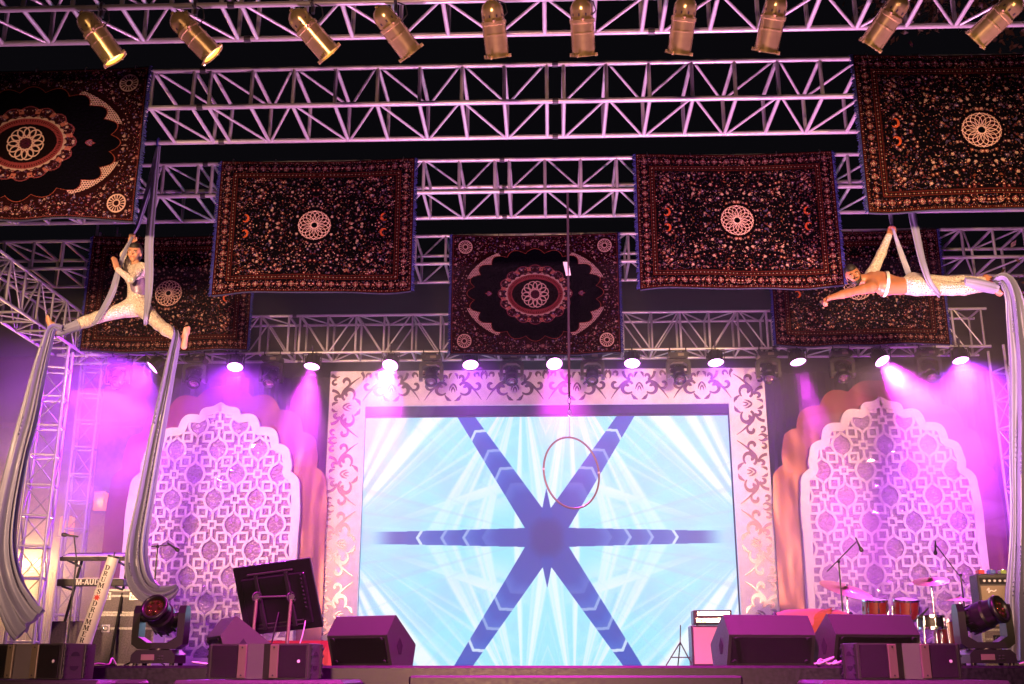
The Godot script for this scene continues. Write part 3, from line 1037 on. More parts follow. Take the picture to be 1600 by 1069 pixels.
	for s in [-1.0, 1.0]:
		g = Geo.new()
		g.bx(s * 1.2 - 0.03, 0.0, -0.75, s * 1.2 + 0.03, 0.06, -0.2, 0.006)
		g.cyl(Vector3(s * 1.2, 0.05, -0.72), Vector3(s * 1.2, 2.4, -0.22), 0.02, 0.02)
		obj("back_brace", g, M.dark_steel, t)

func scenery() -> void:
	screen()
	scroll_frame()
	arch("lattice arch on copper panel behind the silk's trailing end", Vector3(-5.87, DECK, -19.0))
	arch("lattice arch on copper panel behind the drum kit", Vector3(5.8, DECK, -19.0))

# ---------------------------------------------------------------- lamps
func lamp_can(k: int, label: String, at: Vector3, tilt: float, forward: float, lit: float) -> void:
	var t := thing("lamp_can", label, "stage lamp", at, 0.0, "gold lamp cans on the front truss")
	t.scale = Vector3.ONE * 1.12
	# clamp round the chord, hanging bolt, yoke
	var g := Geo.new()
	g.torus(0.042, 0.013, Transform3D(Basis(Vector3.UP, PI / 2), Vector3.ZERO), 18, 6)
	g.box(Vector3(0.03, 0.07, 0.05), Transform3D(Basis(), Vector3(0, -0.07, 0)), 0.006)
	g.cyl(Vector3(0.0, -0.06, 0.05), Vector3(0, -0.06, 0.1), 0.008, 0.008, 8)
	obj("clamp", g, M.dark_steel, t)
	var drop := 0.31
	g = Geo.new()
	var u := []
	for p in [Vector3(0, 0.02, -0.135), Vector3(0, -0.14, -0.135), Vector3(0, -0.19, -0.11), Vector3(0, -0.2, 0), Vector3(0, -0.19, 0.11), Vector3(0, -0.14, 0.135), Vector3(0, 0.02, 0.135)]:
		u.append(Vector3(p.x, -p.y * 1.0 - 0.0, p.z))
	for j in u.size() - 1:
		var a: Vector3 = u[j]
		var b: Vector3 = u[j + 1]
		var d := (b - a).normalized()
		var q := Vector3.RIGHT
		g.box(Vector3(0.034, a.distance_to(b) + 0.006, 0.006), Transform3D(Basis(q, d, q.cross(d)), (a + b) / 2), 0.001)
	for s in [-1, 1]: g.cyl(Vector3(0, 0, s * 0.105), Vector3(0, 0, s * 0.165), 0.018, 0.014, 10)
	var y := obj("yoke", g, M.can_metal, t)
	y.position = Vector3(0, -drop, 0)
	y.rotation.z = tilt * 0.35
	g = Geo.new()
	g.lathe([Vector2(0.098, -0.235), Vector2(0.106, -0.235), Vector2(0.106, -0.05), Vector2(0.109, -0.048), Vector2(0.109, -0.036), Vector2(0.106, -0.034), Vector2(0.106, 0.04), Vector2(0.114, 0.045), Vector2(0.114, 0.075), Vector2(0.1, 0.085), Vector2(0.1, 0.16)], 28, Transform3D(), false)
	g.lathe([Vector2(0.098, -0.235), Vector2(0.096, -0.2), Vector2(0.096, 0.0)], 28, Transform3D(), false)
	var body := obj("body", g, M.can_metal, t)
	body.position = Vector3(0, -drop, 0)
	body.basis = Basis(Vector3.BACK, tilt) * Basis(Vector3.RIGHT, -forward)
	g = Geo.new()
	var pr := []
	for j in 8: pr.append(Vector2(0.1 * cos(j * PI / 14), 0.16 + 0.1 * sin(j * PI / 14)))
	pr.append(Vector2(0.022, 0.262)); pr.append(Vector2(0.02, 0.275)); pr.append(Vector2(0, 0.275))
	g.lathe(pr, 28, Transform3D(), false, true)
	obj("rear_cap", g, M.can_metal, body)
	g = Geo.new()
	for j in 10:
		var a := j * TAU / 10
		g.box(Vector3(0.014, 0.024, 0.004), Transform3D(Basis(Vector3.UP, -a + PI / 2), Vector3(cos(a) * 0.1, 0.12, sin(a) * 0.1)))
	obj("vent_slot", g, M.print_black, body)
	g = Geo.new()
	g.lathe([Vector2(0.104, -0.245), Vector2(0.122, -0.245), Vector2(0.122, -0.237), Vector2(0.107, -0.236)], 28, Transform3D(), false)
	for j in 4:
		var a := j * TAU / 4 + 0.5
		g.box(Vector3(0.03, 0.03, 0.012), Transform3D(Basis(Vector3.UP, -a), Vector3(cos(a) * 0.124, -0.235, sin(a) * 0.124)), 0.003)
	obj("gel_frame", g, M.can_metal, body)
	g = Geo.new()
	g.lathe([Vector2(0.0, -0.226), Vector2(0.05, -0.224), Vector2(0.094, -0.21)], 24, Transform3D(), false, true)
	obj("lens", g, M.warm_glow if lit > 0.5 else M.dim_warm_glow, body)
	g = Geo.new()
	g.tube([Vector3(0.02, -0.02, 0.02), Vector3(0.1, -0.1, 0.09), Vector3(0.12, -0.2, 0.1), Vector3(0.05, -0.26, 0.06)], 0.006, 6)
	obj("power_cable", g, M.cable_black, t)
	spot("can_light", body, Vector3(0, -0.26, 0), Vector3.DOWN, Color(1.0, 0.68, 0.32), 14.0 * lit, 20.0, 0.8, 0.08)

func lamp_cans() -> void:
	var xs := [-4.58, -3.6, -2.385, -1.53, -0.52, 0.37, 1.38, 2.27, 3.41, 4.5]
	var tilts := [36, 46, 44, 42, 7, 4, -8, -12, -38, -52]
	var labels := ["glowing gold lamp can above the upper left carpet, leftmost of the row", "glowing gold lamp can with bright rim, second from the left", "gold lamp can tilted right, third from the left", "gold lamp can tilted right, fourth from the left", "pinkish upright lamp can above the centre, fifth from the left", "upright gold lamp can right of the centre one, sixth from the left", "upright gold lamp can leaning slightly left, fourth from the right", "pink edged lamp can leaning left, third from the right", "gold lamp can tilted left, second from the right", "gold lamp can tilted furthest left at the upper right corner"]
	for k in 10:
		lamp_can(k, labels[k], Vector3(xs[k], ROOF, -9.78), deg_to_rad(tilts[k]), [-0.4, -0.34, -0.42, -0.55, -0.62, -0.62, -0.62, -0.62, -0.6, -0.6][k], 1.0 if k < 3 else 0.35)

func led_lamp(label: String, at: Vector3, aim: Vector3, energy: float, tint: Color, angle: float) -> void:
	var t := thing("led_lamp", label, "stage lamp", at, 0.0, "lit magenta lamps under the back truss")
	t.scale = Vector3.ONE * 1.2
	var d := aim.normalized()
	var xf := Geo.along(Vector3.ZERO, -d)
	var g := Geo.new()
	g.lathe([Vector2(0.0, 0.17), Vector2(0.07, 0.17), Vector2(0.1, 0.13), Vector2(0.115, 0.02), Vector2(0.12, -0.03), Vector2(0.112, -0.03)], 20, xf, false)
	for j in 8: g.box(Vector3(0.012, 0.09, 0.02), xf * Transform3D(Basis(Vector3.UP, j * TAU / 8), Vector3.ZERO) * Transform3D(Basis(), Vector3(0.112, 0.09, 0)), 0.002)
	obj("housing", g, M.black_plastic, t)
	g = Geo.new()
	for p in [Vector2(0, 0), Vector2(1, 0), Vector2(1, 1), Vector2(1, 2), Vector2(1, 3), Vector2(1, 4), Vector2(1, 5)]:
		var c: Vector3 = Vector3(cos(p.y * TAU / 6), 0, sin(p.y * TAU / 6)) * 0.062 * p.x
		g.lathe([Vector2(0.0, -0.028), Vector2(0.028, -0.022), Vector2(0.034, -0.012)], 10, xf * Transform3D(Basis(), c), false, true)
	g.lathe([Vector2(0.112, -0.012), Vector2(0.0, -0.011)], 20, xf, false)
	obj("lens", g, M.par_glow, t)
	g = Geo.new()
	for s in [-1, 1]: g.box(Vector3(0.006, 0.19, 0.03), Transform3D(Basis(), Vector3(s * 0.13, 0.08, 0)), 0.001)
	g.box(Vector3(0.266, 0.006, 0.03), Transform3D(Basis(), Vector3(0, 0.178, 0)), 0.001)
	g.cyl(Vector3(0, 0.18, 0), Vector3(0, 0.24, 0), 0.012, 0.012, 8)
	g.torus(0.036, 0.01, Transform3D(Basis(Vector3.UP, PI / 2), Vector3(0, 0.27, 0)), 14, 6)
	obj("yoke", g, M.dark_steel, t)
	spot("lamp_light", t, d * 0.045, d, tint, energy * 3.0, angle, 0.9, 0.1)

func led_lamps() -> void:
	var xs := [-6.86, -5.43, -4.09, -2.73, -1.35, 0.09, 1.42, 2.84, 4.23, 5.64, 6.96]
	var aims := [Vector3(-0.9, -1, 0.4), Vector3(0.1, -1, 0.45), Vector3(-0.05, -1, 0.3), Vector3(-0.12, -1, 0.75), Vector3(0.1, -1, 0.5), Vector3(0.12, -1, 0.8), Vector3(-0.05, -1, 0.5), Vector3(0.05, -1, 0.35), Vector3(0.12, -1, 0.3), Vector3(0.4, -1, 0.55), Vector3(0.05, -1, 0.3)]
	var e := [24, 14, 30, 100, 5, 46, 4, 5, 36, 105, 30]
	var labels := ["lit magenta lamp left of the woman's silk, leftmost of the row", "lit magenta lamp above the left arch", "lit magenta lamp left of the screen frame, short beam below", "bright magenta lamp throwing a strong beam over the frame's left corner", "lit magenta lamp below the medallion carpet's left corner", "long bright magenta lamp beside the hoop's cord", "lit magenta lamp right of the hoop's cord, below carpet corner", "lit magenta lamp at the frame's upper right corner", "lit magenta lamp with narrow beam right of the frame", "bright magenta lamp throwing a strong beam onto the right arch", "lit magenta lamp beside the right silk, rightmost of the row"]
	for k in 11:
		led_lamp(labels[k], Vector3(xs[k], 6.36, -18.2), aims[k], e[k], Color(0.72, 0.2, 1.0) if k in [0, 1, 4, 6, 7, 10] else Color(0.97, 0.24, 0.96), [70, 70, 22, 26, 66, 24, 66, 66, 14, 24, 60][k])

# moving head standing on its base; head aimed at a direction in the thing's own axes
func moving_head(label: String, at: Vector3, aim: Vector3, hang: bool, k := 1.0) -> void:
	var t := thing("moving_head", label, "moving light", at, 0.0, "moving heads hung under the back truss" if hang else "moving heads standing on the stage edge")
	var S := Basis.from_scale(Vector3.ONE * k)
	var f := Transform3D(S, Vector3.ZERO) if not hang else Transform3D(Basis(Vector3.BACK, PI) * S, Vector3.ZERO)
	var g := Geo.new()
	var base := PackedVector2Array([Vector2(-0.22, 0.02), Vector2(0.22, 0.02), Vector2(0.215, 0.1), Vector2(0.17, 0.145), Vector2(-0.17, 0.145), Vector2(-0.215, 0.1)])
	g.prism(base, -0.17, 0.17, f)
	for x in [-0.18, 0.18]:
		for z in [-0.13, 0.13]: g.cyl(f * Vector3(x, 0, z), f * Vector3(x, 0.022, z), 0.025 * k, 0.025 * k, 10)
	var b := obj("base", g, M.black_plastic, t)
	g = Geo.new()
	g.box(Vector3(0.13, 0.055, 0.008), f * Transform3D(Basis(), Vector3(-0.05, 0.075, 0.172)), 0.002)
	obj("display", g, M.olive_trim, b)
	g = Geo.new()
	for j in 4: g.box(Vector3(0.022, 0.014, 0.01), f * Transform3D(Basis(), Vector3(0.06 + (j % 2) * 0.032, 0.06 + (j / 2) * 0.026, 0.173)), 0.002)
	obj("button", g, M.dark_steel, b)
	g = Geo.new()
	for s in [-1.0, 1.0]:
		var arm := PackedVector2Array([Vector2(-0.09, 0.27), Vector2(0.09, 0.27), Vector2(0.085, 0.5), Vector2(0.055, 0.575), Vector2(-0.055, 0.575), Vector2(-0.085, 0.5)])
		g.prism(arm, -0.035, 0.035, f * Transform3D(Basis(Vector3.UP, PI / 2), Vector3(s * 0.225, 0, 0)))
		var knee := PackedVector2Array([Vector2(s * 0.26, 0.272), Vector2(s * 0.19, 0.272), Vector2(s * 0.1, 0.215), Vector2(0, 0.215), Vector2(0, 0.155), Vector2(s * 0.19, 0.155), Vector2(s * 0.255, 0.2)])
		g.prism(knee, -0.09, 0.09, f)
	g.cyl(f * Vector3(0, 0.14, 0), f * Vector3(0, 0.16, 0), 0.1 * k, 0.1 * k, 20)
	obj("yoke", g, M.black_plastic, t)
	var h := Geo.along(Vector3.ZERO, aim)
	var hx := Transform3D(h.basis * S, f * Vector3(0, 0.46, 0))
	g = Geo.new()
	g.lathe([Vector2(0.0, -0.19), Vector2(0.09, -0.18), Vector2(0.13, -0.12), Vector2(0.14, -0.02), Vector2(0.14, 0.06), Vector2(0.125, 0.08), Vector2(0.12, 0.19), Vector2(0.118, 0.19)], 26, hx, false)
	for s in [-1.0, 1.0]: g.cyl(f * Vector3(s * 0.12, 0.46, 0), f * Vector3(s * 0.2, 0.46, 0), 0.05 * k, 0.05 * k, 14)
	for j in 12: g.box(Vector3(0.012, 0.09, 0.02), hx * Transform3D(Basis(Vector3.UP, j * TAU / 12), Vector3.ZERO) * Transform3D(Basis(), Vector3(0.138, -0.09, 0)), 0.002)
	var head := obj("head", g, M.black_plastic, t)
	g = Geo.new()
	g.lathe([Vector2(0.1, 0.17), Vector2(0.134, 0.17), Vector2(0.138, 0.2), Vector2(0.13, 0.225), Vector2(0.108, 0.225), Vector2(0.1, 0.18)], 28, hx, false, true)
	obj("bezel", g, M.black_plastic, head)
	g = Geo.new()
	g.lathe([Vector2(0.1, 0.19), Vector2(0.06, 0.207), Vector2(0.0, 0.213)], 24, hx, false, true)
	for j in 6:
		var a := j * TAU / 6
		g.ball(hx * Transform3D(Basis.from_scale(Vector3(0.026, 0.012, 0.026)), Vector3(cos(a) * 0.058, 0.206, sin(a) * 0.058)), 10, 6)
	obj("lens", g, M.lens_amber if not hang else M.mirror_acrylic, head)
	if hang:
		g = Geo.new()
		for s in [-1, 1]:
			g = Geo.new()
			g.box(Vector3(0.03, 0.07, 0.04), Transform3D(Basis(), Vector3(s * 0.14, 0.02, 0)), 0.004)
			g.torus(0.036, 0.012, Transform3D(Basis(Vector3.UP, PI / 2), Vector3(s * 0.14, 0.075, 0)), 14, 6)
			obj("clamp", g, M.dark_steel, t)

func moving_heads() -> void:
	moving_head("black moving head on the stage edge below the silk's trailing end", Vector3(-3.62, DECK + 0.002, -10.42), Vector3(-0.1, 0.42, 0.85), false, 0.93)
	moving_head("purple lit moving head on the stage edge beside the right silk", Vector3(3.9, DECK + 0.002, -10.42), Vector3(0.62, 0.3, 0.72), false, 0.93)
	var xs := [-7.55, -6.2, -4.85, -2.05, -0.65, 0.75, 2.23, 3.77, 5.03, 6.5]
	var where := ["left of the lit leftmost lamp", "above the left arch, half hidden by silk", "right of the left arch's peak", "over the frame's top board near its left corner", "below the medallion carpet's left half", "right of the hoop's cord", "over the frame's top board near its right end", "at the frame's upper right corner", "left of the strong right beam", "right of the strong right beam"]
	for k in 10:
		moving_head("black moving head hanging " + where[k], Vector3(xs[k], 6.585, -18.45), Vector3(0.1 * sin(k * 2.3), -0.8, 0.55), true, 0.8)

# lamps that light the stage from the pit and from the front-of-house stand, outside the frame
func front_lamps() -> void:
	var i := 0
	for p in [[Vector3(-1.75, DECK + 0.002, -11.6), Vector3(-0.15, 1, -0.05), 60.0], [Vector3(2.05, DECK + 0.002, -11.45), Vector3(0.05, 1, -0.05), 60.0], [Vector3(3.0, DECK + 0.002, -11.45), Vector3(0.3, 1, -0.05), 60.0]]:
		var t := thing("floor_lamp", ["pink floor lamp behind the wedge left of the screen", "pink floor lamp behind the wedge nearest the screen on the right", "pink floor lamp behind the purple topped wedge"][i], "stage lamp", p[0], 0.0, "pink floor lamps behind the wedges")
		i += 1
		var d: Vector3 = p[1].normalized()
		var g := Geo.new()
		g.bx(-0.16, 0, -0.12, 0.16, 0.02, 0.12, 0.004)
		for s in [-1, 1]: g.bx(s * 0.15 - 0.004, 0.02, -0.02, s * 0.15 + 0.004, 0.26, 0.02)
		obj("stand", g, M.dark_steel, t)
		g = Geo.new()
		var xf := Geo.along(Vector3(0, 0.22, 0), Vector3(0, 0.22, 0) + d)
		g.lathe([Vector2(0, -0.12), Vector2(0.1, -0.12), Vector2(0.14, 0.05), Vector2(0.13, 0.05)], 20, xf, false)
		obj("housing", g, M.black_plastic, t)
		g = Geo.new()
		g.lathe([Vector2(0.13, 0.035), Vector2(0, 0.035)], 20, xf, false)
		obj("lens", g, M.magenta_glow, t)
		spot("floor_light", t, Vector3(0, 0.22, 0) + d * 0.1, d, Color(1.0, 0.64, 0.88), p[2], 75.0, 1.0, 0.15)
	# warm profile lamps on stands behind the camera
	i = 0
	for p in [[Vector3(-5.5, 0, 5.0), Vector3(-5.6, 4.9, -12.6), 820.0, 12.0, Color(1.0, 0.78, 0.58)], [Vector3(5.0, 0, 5.0), Vector3(4.7, 4.9, -12.7), 820.0, 12.0, Color(1.0, 0.78, 0.58)], [Vector3(-1.2, 0, 6.5), Vector3(0, 3.2, -19.0), 250.0, 24.0, Color(1.0, 0.72, 0.6)]]:
		var t := thing("profile_lamp", ["warm profile lamp on a stand aimed at the woman on silks", "warm profile lamp on a stand aimed at the outstretched man", "peach profile lamp on a stand aimed at the scenery"][i], "stage lamp", p[0], 0.0, "warm profile lamps behind the audience camera")
		i += 1
		var h := 3.2
		bar("pole", Vector3(0, 0.1, 0), Vector3(0, h, 0), 0.03, M.dark_steel, t)
		for j in 3: bar("leg", Vector3(0, 0.5, 0), Vector3(cos(j * TAU / 3) * 0.6, 0.015, sin(j * TAU / 3) * 0.6), 0.015, M.dark_steel, t)
		var d: Vector3 = (p[1] - p[0] - Vector3(0, h + 0.15, 0)).normalized()
		var xf := Geo.along(Vector3(0, h + 0.15, 0), Vector3(0, h + 0.15, 0) + d)
		var g := Geo.new()
		g.lathe([Vector2(0, -0.3), Vector2(0.12, -0.28), Vector2(0.13, 0.0), Vector2(0.09, 0.05), Vector2(0.1, 0.35), Vector2(0.095, 0.35)], 20, xf, false)
		obj("housing", g, M.black_plastic, t)
		g = Geo.new()
		g.lathe([Vector2(0.095, 0.34), Vector2(0, 0.345)], 20, xf, false)
		obj("lens", g, M.warm_glow, t)
		spot("profile_light", t, Vector3(0, h + 0.15, 0) + d * 0.4, d, p[4], p[2], p[3], 0.9, 0.5)

	# magenta wash lamp flown above the audience edge of the stage
	var m := thing("wash_lamp", "magenta wash lamp flown above the stage's front edge", "stage lamp", Vector3(0, 9.3, -6.9))
	var wg := Geo.new()
	var aim := Vector3(0, -1, -0.45).normalized()
	var wx := Geo.along(Vector3.ZERO, aim)
	wg.lathe([Vector2(0, -0.2), Vector2(0.12, -0.18), Vector2(0.17, 0.05), Vector2(0.16, 0.05)], 20, wx, false)
	obj("housing", wg, M.black_plastic, m)
	wg = Geo.new()
	wg.lathe([Vector2(0.16, 0.04), Vector2(0, 0.04)], 20, wx, false)
	obj("lens", wg, M.magenta_glow, m)
	wg = Geo.new()
	wg.cyl(Vector3(0, 0.1, 0), Vector3(0, 0.6, 0), 0.02, 0.02, 8)
	obj("hanger", wg, M.dark_steel, m)
	spot("wash_light", m, aim * 0.1, aim, Color(1.0, 0.2, 0.85), 420.0, 30.0, 0.6, 0.2)

# ---------------------------------------------------------------- figures
# bones: [a, b, radius at a, radius at b]; one surface net round their smooth union
func skin_over(g: Geo, bones: Array, cell: float, k: float, grow := 0.0) -> void:
	var lo := Vector3.ONE * 1e9
	var hi := -lo
	for b in bones:
		for e in 2:
			var r: float = b[2 + e] + grow + k * 3.0 + cell * 2.0
			lo = lo.min(b[e] - Vector3.ONE * r)
			hi = hi.max(b[e] + Vector3.ONE * r)
	var nx := int((hi.x - lo.x) / cell) + 2
	var ny := int((hi.y - lo.y) / cell) + 2
	var nz := int((hi.z - lo.z) / cell) + 2
	var s := PackedFloat32Array()
	s.resize(nx * ny * nz)
	for b in bones:
		var a: Vector3 = b[0]
		var ab: Vector3 = b[1] - b[0]
		var ra: float = b[2] + grow
		var rb: float = b[3] + grow
		var l2 := maxf(ab.length_squared(), 1e-9)
		var m := maxf(ra, rb) + k * 4.0 + cell
		var p0 := ((a.min(b[1]) - Vector3.ONE * m - lo) / cell).floor()
		var p1 := ((a.max(b[1]) + Vector3.ONE * m - lo) / cell).ceil()
		for z in range(maxi(0, int(p0.z)), mini(nz, int(p1.z) + 1)):
			for y in range(maxi(0, int(p0.y)), mini(ny, int(p1.y) + 1)):
				var at := (z * ny + y) * nx
				for x in range(maxi(0, int(p0.x)), mini(nx, int(p1.x) + 1)):
					var p := lo + Vector3(x, y, z) * cell - a
					var t := clampf(p.dot(ab) / l2, 0.0, 1.0)
					var d := (p - ab * t).length() - lerpf(ra, rb, t)
					if d < m: s[at + x] += exp(-maxf(d, -k * 30.0) / k)
	# inside where the sum is above one
	var vid := PackedInt32Array()
	vid.resize(nx * ny * nz)
	vid.fill(-1)
	var vs := PackedVector3Array()
	var off := [0, 1, nx, nx + 1, nx * ny, nx * ny + 1, nx * ny + nx, nx * ny + nx + 1]
	var cp := [Vector3(0, 0, 0), Vector3(1, 0, 0), Vector3(0, 1, 0), Vector3(1, 1, 0), Vector3(0, 0, 1), Vector3(1, 0, 1), Vector3(0, 1, 1), Vector3(1, 1, 1)]
	var edges := [[0, 1], [2, 3], [4, 5], [6, 7], [0, 2], [1, 3], [4, 6], [5, 7], [0, 4], [1, 5], [2, 6], [3, 7]]
	for z in nz - 1:
		for y in ny - 1:
			for x in nx - 1:
				var at := (z * ny + y) * nx + x
				var ins := 0
				for c in 8:
					if s[at + off[c]] > 1.0: ins += 1
				if ins == 0 or ins == 8: continue
				var sum := Vector3.ZERO
				var cnt := 0
				for e in edges:
					var fa := -log(maxf(s[at + off[e[0]]], 1e-9))
					var fb := -log(maxf(s[at + off[e[1]]], 1e-9))
					if (fa < 0.0) != (fb < 0.0):
						sum += cp[e[0]].lerp(cp[e[1]], clampf(fa / (fa - fb), 0.05, 0.95))
						cnt += 1
				vid[at] = vs.size()
				vs.append(lo + (Vector3(x, y, z) + sum / cnt) * cell)
	var tris := PackedInt32Array()
	var flip := PackedByteArray()
	var st := [1, nx, nx * ny]
	for z in range(1, nz - 1):
		for y in range(1, ny - 1):
			for x in range(1, nx - 1):
				var at := (z * ny + y) * nx + x
				var i0 := s[at] > 1.0
				for ax in 3:
					var i1: bool = s[at + st[ax]] > 1.0
					if i0 == i1: continue
					var u: int = st[(ax + 1) % 3]
					var w: int = st[(ax + 2) % 3]
					var q := [vid[at - u - w], vid[at - w], vid[at], vid[at - u]]
					if q.min() < 0: continue
					if i0: tris.append_array([q[0], q[1], q[2], q[0], q[2], q[3]])
					else: tris.append_array([q[0], q[2], q[1], q[0], q[3], q[2]])
	var ns := PackedVector3Array()
	ns.resize(vs.size())
	for j in range(0, tris.size(), 3):
		var f := (vs[tris[j + 1]] - vs[tris[j]]).cross(vs[tris[j + 2]] - vs[tris[j]])
		for e in 3: ns[tris[j + e]] += f
	for j in range(0, tris.size(), 3):
		g.tri(vs[tris[j]], vs[tris[j + 1]], vs[tris[j + 2]], ns[tris[j]].normalized(), ns[tris[j + 1]].normalized(), ns[tris[j + 2]].normalized())

# bones of a hand: palm from the wrist towards dir, back of the hand facing away from palm_n; curl in radians per joint
func hand(w: Vector3, dir: Vector3, palm_n: Vector3, curl: float, thumb_side: float) -> Array:
	var out := []
	var d := dir.normalized()
	var nn := (palm_n - d * palm_n.dot(d)).normalized()
	var side := d.cross(nn) * thumb_side
	for j in 4:
		var o := (1.5 - j) * 0.019
		var k0: Vector3 = w + side * o * 0.7
		var k1: Vector3 = w + d * (0.088 - absf(o) * 0.25) + side * o
		out.append([k0, k1, 0.016, 0.011])
		var a := 0.0
		var p := k1
		for e in 3:
			a += curl
			var l: float = [0.042, 0.026, 0.02][e] * [0.95, 1.05, 1.0, 0.82][j]
			var q := p + (d * cos(a) + nn * sin(a)) * l
			out.append([p, q, 0.0095 - e * 0.001, 0.0085 - e * 0.001])
			p = q
	var tb: Vector3 = w + d * 0.025 + side * 0.03
	var t1: Vector3 = tb + (d * 0.5 + side * 0.75 + nn * 0.4).normalized() * 0.042
	var t2: Vector3 = t1 + (d * 0.75 + side * (0.3 - curl * 0.4) + nn * 0.6).normalized() * 0.034
	out.append([w + side * 0.01, tb, 0.017, 0.014]); out.append([tb, t1, 0.0125, 0.0105]); out.append([t1, t2, 0.0105, 0.009])
	return out

func head_bones(c: Vector3, f: Vector3, up: Vector3) -> Array:
	var s := f.cross(up)
	var b := [
		[c + up * 0.035 - f * 0.035, c + up * 0.03 + f * 0.015, 0.083, 0.078],
		[c + up * 0.0 + f * 0.02, c - up * 0.05 + f * 0.035, 0.07, 0.052],
		[c - up * 0.055 + f * 0.035, c - up * 0.085 + f * 0.058, 0.044, 0.027],
		[c + up * 0.012 + f * 0.092, c - up * 0.022 + f * 0.108, 0.007, 0.012],
		[c + up * 0.022 + f * 0.082 - s * 0.03, c + up * 0.022 + f * 0.082 + s * 0.03, 0.011, 0.011],
		[c - up * 0.052 + f * 0.082 - s * 0.014, c - up * 0.052 + f * 0.082 + s * 0.014, 0.011, 0.011],
	]
	for k in [-1.0, 1.0]:
		b.append([c + s * k * 0.076 + up * 0.012 - f * 0.008, c + s * k * 0.08 - up * 0.022, 0.012, 0.01])
		b.append([c + s * k * 0.04 - up * 0.025 + f * 0.06, c + s * k * 0.035 - up * 0.035 + f * 0.062, 0.022, 0.02])
	return b

func face_parts(t: Node3D, c: Vector3, f: Vector3, up: Vector3) -> void:
	var s := f.cross(up)
	for k in [-1.0, 1.0]:
		var at: Vector3 = c + s * k * 0.031 + up * 0.004 + f * 0.0905
		var g := Geo.new()
		g.ball(Transform3D(Basis(s * 0.0145, up * 0.0085, f * 0.008), at), 10, 6)
		var e := obj("eye", g, M.eye_white, t)
		g = Geo.new()
		g.ball(Transform3D(Basis(s * 0.0065, up * 0.0065, f * 0.004), at + f * 0.006), 8, 6)
		obj("iris", g, M.hair_black, e)
		g = Geo.new()
		g.tube([at + up * 0.019 - s * k * 0.018 + f * 0.008, at + up * 0.024 + f * 0.007, at + up * 0.018 + s * k * 0.02 - f * 0.004], 0.0055, 6)
		obj("eyebrow", g, M.hair_black, t)
	var g := Geo.new()
	g.tube([c - up * 0.05 + f * 0.089 - s * 0.022, c - up * 0.053 + f * 0.096, c - up * 0.05 + f * 0.089 + s * 0.022], 0.007, 6)
	obj("lips", g, M.lip, t)

func local(bones: Array, o: Vector3) -> Array:
	var out := []
	for b in bones: out.append([b[0] - o, b[1] - o, b[2], b[3]])
	return out

func foot(heel: Vector3, toe: Vector3, ankle: Vector3) -> Array:
	var d := (toe - heel).normalized()
	var s := d.cross((ankle - heel).normalized()).normalized()
	var out := [[ankle, heel, 0.038, 0.034], [heel, toe - d * 0.05, 0.034, 0.026], [ankle, toe - d * 0.07, 0.036, 0.024]]
	for j in 5:
		var o := (j - 2) * 0.016
		out.append([toe - d * 0.07 + s * o * 0.8, toe + s * o - d * absf(j - 1) * 0.006, 0.016, 0.009])
	return out

